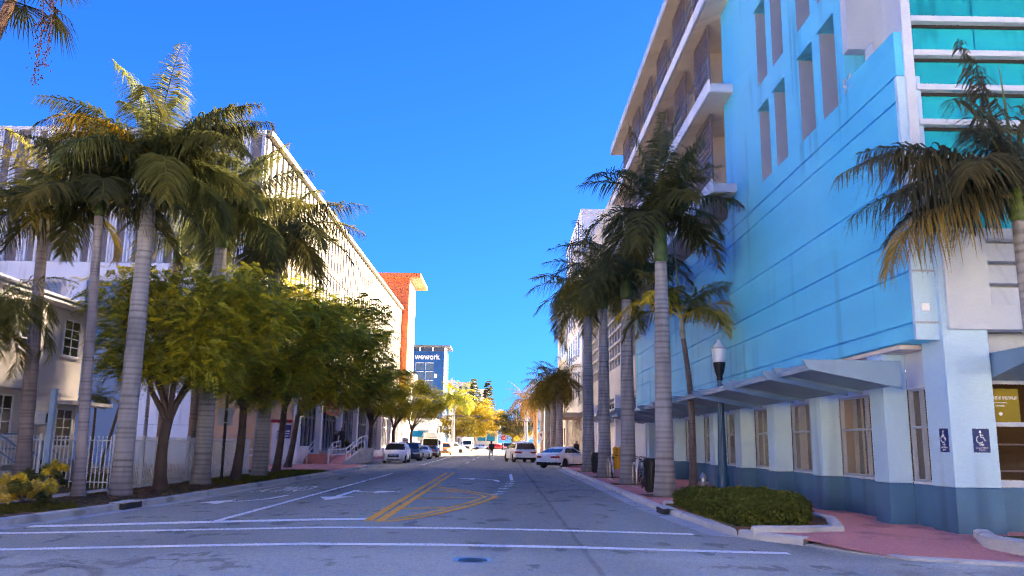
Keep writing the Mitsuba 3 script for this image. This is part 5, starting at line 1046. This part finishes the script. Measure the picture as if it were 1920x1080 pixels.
def vehicle(name, label, cat, kind, x, y, rz, paint, lamps=None, tails=None, s=1.0, group=None):
    K = KIND[kind]; t = thing(name, label, cat, group); M = place(x, y, float(gz(x)), rz, s); h = K['W'] / 2; L = K['L'] / 2
    sil = rounded(K['sil'], .05); zt = max(p[1] for p in K['sil']); b = K['belt']
    plan = rounded([(-L, -h * .80), (-L + .35, -h), (L - .75, -h), (L - .12, -h * .68), (L, -h * .45), (L, h * .45), (L - .12, h * .68), (L - .75, h), (-L + .35, h), (-L, h * .80)], .12)
    fw = rounded([(-h * .93, .1), (-h, .45), (-h, b * .72), (-h * .95, b), (-K['roofw'] - .03, zt - .10), (-K['roofw'] + .16, zt + .01), (K['roofw'] - .16, zt + .01), (K['roofw'] + .03, zt - .10), (h * .95, b), (h, b * .72), (h, .45), (h * .93, .1)], .05)
    body = extr(sil, 'y', -h, h) ^ extr(plan, 'z', 0, 3) ^ extr(fw, 'x', -L - .1, L + .1)
    full = body
    for a in K['ax']:
        for sd in (-1, 1):
            cy = m3.Manifold.cylinder(.34, K['wr'] + .055, K['wr'] + .055, 28).rotate((90, 0, 0)).translate((a, .17 + sd * (h - .15), K['wr']))
            body = body - cy
    part(t, 'body', MB().man(body), paint, smooth=28, M=M)
    off = full.scale((1.006, 1.012, 1.006)).translate((0, 0, -.003))
    inner = full.scale((.985, .97, .99))
    shell = off - inner
    def patch(name, m, mt, **k):
        m = shell ^ m
        if not m.is_empty(): return part(t, name, MB().man(m), mt, smooth=28, M=M, **k)
    zz = K['ws']
    cab = extr(rounded([(-h * .86, b + .02), (-K['roofw'] - .02, zt - .13), (K['roofw'] + .02, zt - .13), (h * .86, b + .02)], .04), 'x', -5, 5)
    thick = lambda q, d: Polygon(q).buffer(d)
    patch('windshield', extr(thick(zz, .04), 'y', -2, 2) ^ cab, 'm_dark_glass')
    patch('rear_window', extr(Polygon(K['rear']).buffer(.02), 'y', -2, 2) ^ cab, 'm_dark_glass')
    sw = Polygon(K['side']).buffer(-.02)
    xm = (K['side'][1][0] + K['side'][2][0]) / 2 if kind != 'van' else -9
    for sd in (-1, 1):
        for pl in (Polygon([(xm + .03, 0), (9, 0), (9, 3), (xm + .03, 3)]), Polygon([(xm - .03, 0), (-9, 0), (-9, 3), (xm - .03, 3)])):
            q = sw.intersection(pl)
            if q.is_empty: continue
            patch('side_window', extr(q, 'y', .3 * sd if sd > 0 else -2, 2 if sd > 0 else -.3), 'm_dark_glass')
        for a in ((xm, .95) if kind != 'van' else (0.0, 1.2)):
            patch('door_seam', BOX(a - .008, a + .008, .5 if sd > 0 else -2, 2 if sd > 0 else -.5, .35, b), 'm_black')
        patch('door_handle', BOX(xm + .12 if kind != 'van' else .1, xm + .3 if kind != 'van' else .28, .5 if sd > 0 else -2, 2 if sd > 0 else -.5, b - .17, b - .135), 'm_chrome')
        mx = K['side'][3][0] - .12
        part(t, 'mirror', MB().man(cbox(mx - .1, mx + .09, sd * (h + .1) - .11, sd * (h + .1) + .08, b - .0, b + .16, .03)), paint, smooth=35, M=M)
        patch('headlight', BOX(L - .75, L + 1, (h * .42) if sd > 0 else -2, 2 if sd > 0 else -h * .42, b * .62, b * .74), 'm_lens', **({} if not lamps else {'emitter': {'type': 'area', 'radiance': rgb(*lamps)}}))
        patch('tail_lamp', BOX(-L - 1, -L + .28, h * .40 if sd > 0 else -2, 2 if sd > 0 else -h * .40, b * .72, b * .85), 'm_tail', **({} if not tails else {'emitter': {'type': 'area', 'radiance': rgb(*tails)}}))
    patch('grille', BOX(L - .5, L + 1, -h * .48, h * .48, b * .47, b * .68), 'm_black')
    patch('grille_trim', BOX(L - .4, L + 1, -h * .30, h * .30, b * .60, b * .635), 'm_chrome')
    patch('lower_intake', BOX(L - .5, L + 1, -h * .55, h * .55, .27, .36), 'm_black')
    patch('rear_bumper', BOX(-L - 1, -L + .4, -2, 2, .2, .42), 'm_black')
    patch('sill', BOX(-1.0, 1.0, -2, 2, .2, .3), 'm_black')
    part(t, 'number_plate', MB().box(-L - .03, -L + .02, -.16, .16, b * .66, b * .66 + .13), 'm_sign_white', M=M)
    for a in K['ax']:
        for sd in (-1, 1): wheel(t, M @ np.array([[1, 0, 0, a], [0, 1, 0, sd * (h - .13)], [0, 0, 1, K['wr']], [0, 0, 0, 1.0]]), K['wr'], sd)
    return t
vehicle('parked_car', 'white sport utility car with a black grille, first in the left parked row', 'car', 'suv', -9.0, 71.0, -PI / 2, 'm_car_white')
vehicle('parked_car', 'dark navy car behind the white sport utility car in the left parked row', 'car', 'suv', -8.75, 79.5, -PI / 2, 'm_car_navy')
vehicle('parked_car', 'silver white sedan behind the dark navy car in the left parked row', 'car', 'sedan', -8.6, 88.6, -PI / 2, 'm_car_silver')
vehicle('parked_car', 'dark red car mostly hidden behind the silver white sedan', 'car', 'sedan', -8.5, 97.5, -PI / 2, 'm_car_maroon')
vehicle('moving_car', 'copper car with lit headlights coming towards the camera', 'car', 'suv', -8.5, 121, -PI / 2 + .05, 'm_car_copper', lamps=(5, 4, 3))
vehicle('delivery_van', 'small white van crossing the far junction behind the copper car', 'van', 'van', -8.9, 148, -.05, 'm_car_white')
vehicle('moving_car', 'white sport utility car with red tail lamps driving away in mid street', 'car', 'suv', 1.35, 72.8, PI / 2 + .22, 'm_car_white')
vehicle('turning_car', 'white sedan turning right into the driveway behind the right palms', 'car', 'sedan', 4.15, 57.6, PI / 2 - .62, 'm_car_white')
vehicle('far_car', 'red car crossing at the far end of the street, left of the white vehicle', 'car', 'sedan', -1.6, 208, .12, 'm_car_red')
vehicle('far_car', 'red car half hidden behind the walking person at the far junction', 'car', 'sedan', -9.2, 232, .1, 'm_car_red')
vehicle('far_car', 'dark car behind the red one at the far junction', 'car', 'suv', 1.6, 216, 0.0, 'm_car_navy')
vehicle('far_car', 'white car behind the walking person at the far junction', 'car', 'sedan', -5.8, 224, .1, 'm_car_white')
def box_truck(label, x, y, rz, boxm, cabm, s=1.0):
    t = thing('box_truck', label, 'truck'); M = place(x, y, float(gz(x)), rz, s)
    part(t, 'cargo_box', bx(-3.4, 1.1, -1.15, 1.15, .75, 3.0, b=.05), boxm, M=M)
    cab = extr(rounded([(1.15, .35), (1.15, 2.2), (1.7, 2.35), (2.2, 2.2), (2.75, 1.35), (3.2, 1.2), (3.3, .4)], .08), 'y', -1.0, 1.0)
    part(t, 'cab', MB().man(cab), cabm, smooth=30, M=M)
    part(t, 'windshield', MB().prism([(2.30, 2.16), (2.79, 1.42), (2.81, 1.44), (2.33, 2.18)], 'y', -.88, .88), 'm_dark_glass', M=M)
    part(t, 'wind_deflector', MB().man(m3.Manifold.hull_points(np.array([(1.2, y_, z_) for y_ in (-.95, .95) for z_ in (2.36, 2.95)] + [(1.9, y_, 2.38) for y_ in (-.8, .8)]))), cabm, M=M)
    for sd in (-1, 1):
        part(t, 'headlight', bx(3.26, 3.32, sd * .72 - .16, sd * .72 + .16, .75, .92), 'm_lens', M=M); part(t, 'mirror', bx(2.45, 2.6, sd * 1.2 - .1, sd * 1.2 + .1, 1.5, 1.95, b=.02), 'm_black', M=M)
        part(t, 'side_window', MB().prism([(1.35, 1.45), (1.35, 2.05), (2.1, 2.05), (2.5, 1.45)], 'y', sd * 1.005 - .003, sd * 1.005 + .003), 'm_dark_glass', M=M)
        for a in (2.3, -2.2): wheel(t, M @ np.array([[1, 0, 0, a], [0, 1, 0, sd * .9], [0, 0, 1, .42], [0, 0, 0, 1.0]]), .42, sd)
    part(t, 'grille', bx(3.295, 3.325, -.5, .5, .55, 1.0), 'm_black', M=M); part(t, 'bumper', bx(3.2, 3.4, -1.0, 1.0, .32, .52, b=.03), 'm_chrome', M=M)
box_truck('white box truck with a dark windshield parked behind the silver white sedan', -9.3, 109, -PI / 2, 'm_white_paint', 'm_car_white')
box_truck('pale grey box truck facing the camera beyond the far junction', -8.1, 188, -PI / 2, 'm_white_paint', 'm_car_silver', 1.0)

# ------------------------------------------------------------------ people
def chain(pairs, seg=10):
    ms = []
    for (a, ra), (b, rb) in pairs:
        ms.append((m3.Manifold.sphere(ra, seg).translate(tuple(a)) + m3.Manifold.sphere(rb, seg).translate(tuple(b))).hull())
    return m3.Manifold.batch_boolean(ms, m3.OpType.Add)
def smooth_man(m, L=.05, it=4):
    m = m.refine_to_length(L); q = m.to_mesh(); t = trimesh.Trimesh(q.vert_properties[:, :3], q.tri_verts, process=True)
    trimesh.smoothing.filter_taubin(t, iterations=it); return t
def person(label, x, y, z, rz, stride=.25, arm=.2, raise_r=0.0, top='m_cloth_dark', legs='m_cloth_pale', hair='m_hair', shoes='m_sign_white', hunch=.05):
    """x forward, y left; about 1.76 m tall."""
    t = thing('person', label, 'person'); M = place(x, y, z, rz)
    V = lambda *a: np.array(a, float)
    pel, chest, neck, head = V(0, 0, .93), V(hunch * .6, 0, 1.30), V(hunch, 0, 1.50), V(hunch + .02, 0, 1.64)
    hips = [V(0, sd * .09, .90) for sd in (1, -1)]; knee = [V(.10 + stride * .45 * q, sd * .10, .50) for sd, q in ((1, 1), (-1, -.6))]; ank = [V(stride * q - (.0 if q > 0 else .08), sd * .10, .09 + (0 if q > 0 else .03)) for sd, q in ((1, 1), (-1, -1))]
    sh = [V(hunch * .8, sd * .19, 1.42) for sd in (1, -1)]
    el = [V(-arm * .5, .25, 1.13), V(arm * .4 + raise_r * .15, -.25, 1.13 + raise_r * .12)]; wr = [V(-arm * .55 + .08, .26, .89), V(arm + raise_r * .25, -.22 + raise_r * .06, .93 + raise_r * .38)]
    torso = [((pel, .135), (chest, .15)), ((chest, .15), (neck - (0, 0, .06), .085)), ((sh[0], .065), (sh[1], .065))]
    leg = lambda e: sum([[((hips[i], .088 + e), (knee[i], .06 + e)), ((knee[i], .06 + e), (ank[i], .042 + e))] for i in (0, 1)], [])
    armc = lambda e, full=True: sum([[((sh[i], .056 + e), (el[i], .044 + e)), ((el[i], .042 + e), (wr[i], .03 + e))] for i in (0, 1)], [])
    foot = [((ank[i] + (0, 0, -.03), .042), (ank[i] + (.15, 0, -.05), .036)) for i in (0, 1)]
    hd = [((neck, .055), (head, .06)), ((head + (0, 0, .02), .088), (head + (.012, 0, -.05), .066)), ((head + (.085, 0, -.005), .016), (head + (.092, 0, -.025), .018)), ((head + (0, .088, -.01), .02), (head + (-.01, .09, .015), .02)), ((head + (0, -.088, -.01), .02), (head + (-.01, -.09, .015), .02))]
    hands = []
    for i in (0, 1):
        f = wr[i] - el[i]; f /= np.linalg.norm(f); s_ = np.cross(f, (1, .2, 0)); s_ /= np.linalg.norm(s_); u = np.cross(s_, f); pm = wr[i] + f * .075
        hands.append(((wr[i], .024), (pm, .028)))
        for q, ln in zip((-1.5, -.5, .5, 1.5), (.060, .075, .070, .052)):
            k0 = pm + s_ * q * .017 + f * .01; k1 = k0 + f * ln * .55; hands += [((k0, .0095), (k1, .009)), ((k1, .009), (k1 + f * ln * .4 + u * ln * .3, .008))]
        th = wr[i] + f * .035 + s_ * .03; hands += [((th, .011), (th + f * .035 + s_ * .022, .010)), ((th + f * .035 + s_ * .022, .010), (th + f * .06 + s_ * .02 + u * .012, .008))]
    part(t, 'body', MB().tm(smooth_man(chain(torso + leg(-.008) + armc(-.006) + foot + hd + hands), .022, 2)), 'm_skin', smooth=True, M=M)
    part(t, 'shirt', MB().tm(smooth_man(chain([((a, ra + .018), (b, rb + .016)) for (a, ra), (b, rb) in torso] + armc(.012)), .06, 2)), top, smooth=True, M=M)
    part(t, 'trousers', MB().tm(smooth_man(chain(leg(.012) + [((pel, .142), (hips[0], .11)), ((pel, .142), (hips[1], .11))]), .06, 2)), legs, smooth=True, M=M)
    part(t, 'hair', MB().tm(smooth_man(chain([((head + (-.02, 0, .035), .088), (head + (-.035, 0, -.02), .078))]), .03, 2)), hair, smooth=True, M=M)
    for i in (0, 1): part(t, 'shoe', MB().tm(smooth_man(chain([((ank[i] + (-.02, 0, -.035), .05), (ank[i] + (.17, 0, -.055), .042))]), .03, 2)), shoes, smooth=True, M=M)
    for sd in (1, -1): part(t, 'eye', MB().lathe([(.001, -.008), (.008, -.004), (.009, 0), (.008, .004), (.001, .008)], tuple(head + (.083, sd * .03, .015)), 8), 'm_black', M=M)
    return t
t = person('person in dark top and pale trousers walking across the street', -1.16, 78.5, .13, PI * .5 + .5, stride=.2, arm=.1, raise_r=1.2)
part(t, 'backpack', MB().man(cbox(-.30, -.14, -.16, .16, 1.02, 1.45, .05)), 'm_cloth_dark', M=place(-1.16, 78.5, .13, PI * .5 + .5))
person('person in dark clothes standing on the shop porch, left of two', -13.25, 66.2, .76, -.4, stride=.03, arm=.1, legs='m_cloth_dark', shoes='m_black')
person('person in dark clothes standing on the shop porch, right of two', -12.6, 65.2, .95, -1.2, stride=.03, arm=.12, raise_r=.8, legs='m_cloth_dark', shoes='m_black')
person('person in a dark top on the right pavement behind the turning sedan', 6.2, 72, .2, -1.2, stride=.15, arm=.1, legs='m_cloth_dark', shoes='m_black')
person('person in dark clothes small at the far left kerb beside the box truck', -11.9, 100, .09, -1.4, stride=.1, arm=.1, legs='m_cloth_dark', shoes='m_black')

# ------------------------------------------------------------------ fence, furniture, signs
fe = thing('picket_fence', 'white metal picket fence along the left pavement', 'fence')
def fence_run(a, b, n, z0=.1, z1=1.72):
    a, b = np.array(a), np.array(b); d = (b - a) / np.linalg.norm(b - a)
    for h in (z0 + .16, z1 - .14): part(fe, 'rail', MB().tube([(*a, h), (*b, h)], .022, 6), 'm_white_paint')
    for s in np.linspace(0, 1, n):
        c = a + (b - a) * s; big = abs((s * n / 16) % 1) < .06
        w = .035 if big else .014
        part(fe, 'post' if big else 'picket', MB().box(c[0] - w, c[0] + w, c[1] - w, c[1] + w, .02, z1 + (.06 if big else 0)), 'm_white_paint')
fence_run((-17.8, 28.6), (-12.7, 27.3), 34)
fence_run((-12.66, 27.45), (-12.5, 41.5), 108)
k = thing('street_lamp', 'dark blue street lamp with a white acorn globe behind the hedge', 'street lamp')
LXY = (6.75, 26.0)
def lamp_post(t, x, y, z0, s=1.0, m='m_lamp_blue'):
    part(t, 'base', MB().lathe([(.22 * s, z0), (.22 * s, z0 + .12), (.18 * s, z0 + .16), (.17 * s, z0 + .5), (.145 * s, z0 + .62)], (x, y, 0), 18), m, smooth=35)
    sh = MB(); g = np.linspace(0, 2 * PI, 48, False); zz = np.linspace(z0 + .62, z0 + 3.5 * s, 5); rr = np.linspace(.145, .08, 5) * s
    v = np.concatenate([np.stack([x + r * (1 - .07 * (np.cos(g * 12) < 0)) * np.cos(g), y + r * (1 - .07 * (np.cos(g * 12) < 0)) * np.sin(g), np.full(48, z)], 1) for r, z in zip(rr, zz)])
    i, j = np.meshgrid(np.arange(4), np.arange(48), indexing='ij'); sh.add(v, np.stack([i * 48 + j, i * 48 + (j + 1) % 48, (i + 1) * 48 + (j + 1) % 48, (i + 1) * 48 + j], -1).reshape(-1, 4))
    part(t, 'shaft', sh, m, smooth=30)
    zt = z0 + 3.5 * s
    part(t, 'capital', MB().lathe([(.075 * s, zt), (.10 * s, zt + .04), (.085 * s, zt + .1), (.15 * s, zt + .3), (.19 * s, zt + .52), (.19 * s, zt + .56), (.10 * s, zt + .57)], (x, y, 0), 20), 'm_black', smooth=35)
    part(t, 'globe', MB().lathe([(.19 * s, zt + .571), (.225 * s, zt + .95), (.235 * s, zt + 1.0), (.21 * s, zt + 1.02), (.12 * s, zt + 1.14), (.07 * s, zt + 1.18), (.035 * s, zt + 1.28), (.001, zt + 1.31)], (x, y, 0), 24), 'm_globe', smooth=35)
    part(t, 'globe_band', MB().lathe([(.238 * s, zt + .985), (.246 * s, zt + 1.0), (.238 * s, zt + 1.015)], (x, y, 0), 24), 'm_steel')
lamp_post(k, LXY[0], LXY[1], .2)
k = thing('street_lamp', 'black street lamp with white globe at the cream block entrance', 'street lamp'); lamp_post(k, 5.75, 92, .2, m='m_black')
k = thing('street_lamp', 'black street lamp with white globe past the crossing on the left', 'street lamp'); lamp_post(k, -12.0, 158, .1, 1.2, m='m_black')
k = thing('steel_post', 'plain square steel blue post on the left verge before the house', 'post')
part(k, 'post', bx(-12.55, -12.41, 23.1, 23.24, .05, 2.95, b=.012), 'm_steel_blue'); part(k, 'cap', bx(-12.57, -12.39, 23.08, 23.26, 2.951, 2.98), 'm_steel_blue')
k = thing('sign_post', 'dark post with a grey square sign back by the second street tree', 'sign post')
part(k, 'post', MB().tube([(-10.95, 33.0, .05), (-10.95, 33.0, 3.6)], .055, 10), 'm_dark', smooth=40); part(k, 'sign_back', bx(-11.3, -10.7, 33.07, 33.09, 2.2, 2.9), 'm_greige')
for z in (2.3, 2.8): part(k, 'strap', MB().lathe([(.062, z), (.062, z + .03)], (-10.95, 33.0, 0), 12), 'm_steel')
def bin_(label, x, y, z, s=1.0):
    t = thing('litter_bin', label, 'bin')
    part(t, 'body', MB().lathe([(.20 * s, z), (.22 * s, z + .05), (.27 * s, z + .95), (.27 * s, z + .97), (.22 * s, z + .96)], (x, y, 0), 20), 'm_black', smooth=40)
    for a in np.arange(12) * PI / 6: part(t, 'slat', MB().tube([(x + .235 * s * math.cos(a), y + .235 * s * math.sin(a), z + .06), (x + .285 * s * math.cos(a), y + .285 * s * math.sin(a), z + .93)], .014, 5), 'm_black')
    part(t, 'lid', MB().lathe([(.295 * s, z + .97), (.30 * s, z + 1.0), (.26 * s, z + 1.05), (.12 * s, z + 1.06), (.10 * s, z + 1.0)], (x, y, 0), 20), 'm_black', smooth=40)
bin_('black litter bin left of the nearest right palm', 4.72, 26.9, .2, .9)
bin_('black litter bin between the third and fourth right palms', 4.95, 45.0, .2)
for i, (x, y, lab) in enumerate(((4.68, 30.2, 'steel hoop bicycle rack before the second right palm'), (5.25, 31.6, 'steel hoop bicycle rack nearer the wall beside the second right palm'), (4.6, 35.9, 'steel hoop bicycle rack between the second and third right palms'), (4.62, 37.3, 'steel hoop bicycle rack right before the third right palm'))):
    t = thing('bicycle_rack', lab, 'bicycle rack'); pts = [(x, y - .4, .18), (x, y - .4, .85)] + [(x, y - .4 * math.cos(a), .85 + .2 * math.sin(a)) for a in np.linspace(.3, PI - .3, 6)] + [(x, y + .4, .85), (x, y + .4, .18)]
    part(t, 'hoop', MB().tube(pts, .03, 8), 'm_steel', smooth=40); part(t, 'foot', bx(x - .07, x + .07, y - .47, y - .33, .2, .212), 'm_steel'); part(t, 'foot', bx(x - .07, x + .07, y + .33, y + .47, .2, .212), 'm_steel')
def bicycle(label, x, y, rz):
    t = thing('bicycle', label, 'bicycle'); M = place(x, y, .2, rz)
    for c in (-.52, .52):
        w = part(t, 'wheel', MB().tube([(c + .33 * math.cos(a), 0, .34 + .33 * math.sin(a)) for a in np.linspace(0, 2 * PI, 25)], .018, 6), 'm_tyre', M=M)
        sp_ = MB()
        for a in np.linspace(0, PI, 7)[:-1]: sp_.tube([(c - .32 * math.cos(a), 0, .34 - .32 * math.sin(a)), (c + .32 * math.cos(a), 0, .34 + .32 * math.sin(a))], .003, 3)
        part(w, 'spokes', sp_, 'm_steel', M=M)
    fr = MB()
    for a, b in (((-.52, 0, .34), (-.1, 0, .32)), ((-.52, 0, .34), (-.2, 0, .78)), ((-.1, 0, .32), (-.22, 0, .88)), ((-.1, 0, .32), (.36, 0, .78)), ((-.2, 0, .78), (.34, 0, .84)), ((.52, 0, .34), (.32, 0, .98))): fr.tube([a, b], .016, 6)
    part(t, 'frame', fr, 'm_steel_blue', M=M); part(t, 'saddle', bx(-.34, -.1, -.06, .06, .88, .93, b=.02), 'm_black', M=M)
    part(t, 'handlebar', MB().tube([(.30, -.28, 1.0), (.33, -.1, 1.02), (.33, .1, 1.02), (.30, .28, 1.0)], .014, 6), 'm_black', M=M)
    part(t, 'crank', MB().lathe([(.001, -.01), (.09, -.01), (.09, .01), (.001, .01)], (0, 0, 0), 14), 'm_black', M=M @ np.array([[1, 0, 0, -.1], [0, 0, -1, 0], [0, 1, 0, .32], [0, 0, 0, 1.0]]))
bicycle('bicycle leaning on the rack beside the black litter bin', 4.95, 30.0, 1.35)
bicycle('bicycle leaning on the rack behind the second right palm', 5.4, 33.4, 1.5)
bicycle('bicycle leaning on the rack near the yellow bollards', 4.85, 37.5, 1.5)
for x, y, lab in ((6.75, 51.0, 'taller looking yellow bollard, left of the pair by the driveway'), (7.25, 52.2, 'yellow bollard, right of the pair by the driveway')):
    t = thing('bollard', lab, 'bollard'); part(t, 'post', MB().lathe([(.17, .18), (.17, 1.45), (.15, 1.52), (.08, 1.56), (.001, 1.57)], (x, y, 0), 18), 'm_yellow_paint', smooth=40); part(t, 'collar', MB().lathe([(.21, .2), (.21, .23), (.175, .24)], (x, y, 0), 18), 'm_concrete')
t = thing('fire_hydrant', 'small pale fire hydrant behind the hedge left of the street lamp', 'fire hydrant'); x, y = 6.45, 27.3
part(t, 'barrel', MB().lathe([(.13, .2), (.13, .24), (.09, .26), (.09, .62), (.12, .64), (.12, .68), (.09, .72), (.05, .8), (.02, .82)], (x, y, 0), 16), 'm_steel', smooth=40)
for a, b in (((-.16, 0), (.16, 0)), ((0, -.17), (0, 0))): part(t, 'nozzle', MB().tube([(x + a[0], y + a[1], .5), (x + b[0], y + b[1], .5)], .045, 10), 'm_steel', smooth=40)
# tree wells
for i, (x, y) in enumerate(((4.77, 25), (4.75, 32.2), (4.64, 38.8), (4.73, 47))):
    k = struct('tree_well'); put(k, bx(x - .62, x + .72, y - .7, y + .7, .15, ZR + .012), 'm_earth')
# traffic signals
def signal(M, t, lit):
    part(t, 'housing', MB().box(-.17, .17, -.1, .1, -.5, .5), 'm_black', M=M)
    for q, (z, c) in enumerate(((.33, (6, .3, .15)), (0, None), (-.33, None))):
        part(t, 'lens', MB().lathe([(.001, -.015), (.12, -.01), (.12, 0)], (0, 0, 0), 14), 'm_tail' if c else 'm_dark', M=M @ np.array([[1, 0, 0, 0], [0, 0, 1, -.1], [0, 1, 0, z], [0, 0, 0, 1.0]]), **({'emitter': {'type': 'area', 'radiance': rgb(*c)}} if c and lit else {}))
        part(t, 'visor', MB().prism([(-.13, z + .02), (-.1, z + .13), (.1, z + .13), (.13, z + .02), (.13, z + .04), (.1, z + .15), (-.1, z + .15), (-.13, z + .04)], 'y', -.3, -.101), 'm_black', M=M)
ms = thing('traffic_signal', 'traffic signal arm reaching from the right with two red lights lit', 'traffic light')
part(ms, 'pole', MB().tube([(8.3, 172, .1), (8.3, 172, 6.6)], .13, 10), 'm_black', smooth=40); part(ms, 'arm', MB().tube([(8.3, 172, 6.1), (-2.2, 172, 6.2)], .07, 8), 'm_black', smooth=40)
for x in (-1.6, 2.0): signal(place(x, 171.8, 6.1), ms, True)
ms = thing('traffic_signal', 'traffic signal arm reaching from the left, seen from behind', 'traffic light')
part(ms, 'pole', MB().tube([(-12.2, 154, .0), (-12.2, 154, 7.0)], .13, 10), 'm_black', smooth=40); part(ms, 'arm', MB().tube([(-12.2, 154, 6.5), (-4.5, 154, 6.6)], .07, 8), 'm_black', smooth=40)
for x in (-8.3, -5.0): part(ms, 'signal_housing', bx(x - .6, x + .6, 153.7, 154.0, 6.35, 6.72, b=.03), 'm_black')
# road signs
def road_sign(label, x, y, z, h, face, art, cat='road sign', w=.75):
    t = thing('road_sign', label, cat); part(t, 'post', MB().tube([(x, y + .05, z), (x, y + .05, z + h + .3)], .035, 8), 'm_steel', smooth=40)
    c = z + h
    if face == 'square': part(t, 'plate', bx(x - w / 2, x + w / 2, y - .01, y, c - w * .6, c + w * .6), 'm_sign_white')
    elif face == 'diamond': part(t, 'plate', MB().prism([(x - w * .7, c), (x, c - w * .7), (x + w * .7, c), (x, c + w * .7)], 'y', y - .01, y), 'm_yellow_paint')
    else: part(t, 'plate', MB().prism([(x + w * .54 * math.cos(a), c + w * .54 * math.sin(a)) for a in np.arange(8) * PI / 4 + PI / 8], 'y', y - .01, y), 'm_red')
    art(t, x, y - .014, c)
def turn_art(t, x, y, c):
    part(t, 'arrow', MB().tube([(x + .1, y, c - .3), (x + .1, y, c + .02), (x - .05, y, c + .14)], .035, 5).prism([(x - .22, c + .12), (x - .02, c + .28), (x - .02, c - .02)], 'y', y - .006, y), 'm_black')
    part(t, 'arrow', MB().tube([(x + .1, y, c + .02), (x + .1, y, c + .2)], .035, 5).prism([(x + .0, c + .16), (x + .2, c + .16), (x + .1, c + .36)], 'y', y - .006, y), 'm_black')
road_sign('white lane arrow sign before the date palm cluster', 5.0, 114, .2, 2.6, 'square', turn_art, w=.95)
road_sign('orange yellow diamond warning sign past the far junction', 2.9, 190, .06, 2.8, 'diamond', lambda t, x, y, c: part(t, 'symbol', bx(x - .08, x + .08, y - .005, y, c - .3, c + .3), 'm_black'), w=1.0)
road_sign('red stop sign beyond the far junction', -.15, 205, .13, 2.9, 'octagon', lambda t, x, y, c: text_on(t, 'lettering', 'STOP', .22, (x, y, c - .11), (1, 0, 0), (0, -1, 0), 'm_sign_white', bold=True), w=1.2)
road_sign('white parking sign on the left kerb behind the first parked car', -10.6, 90.5, .09, 1.6, 'square', lambda t, x, y, c: [part(t, 'print_line', bx(x - .25, x + .25, y - .004, y, c - .3 + .2 * q, c - .24 + .2 * q), 'm_red') for q in range(3)], w=.7)
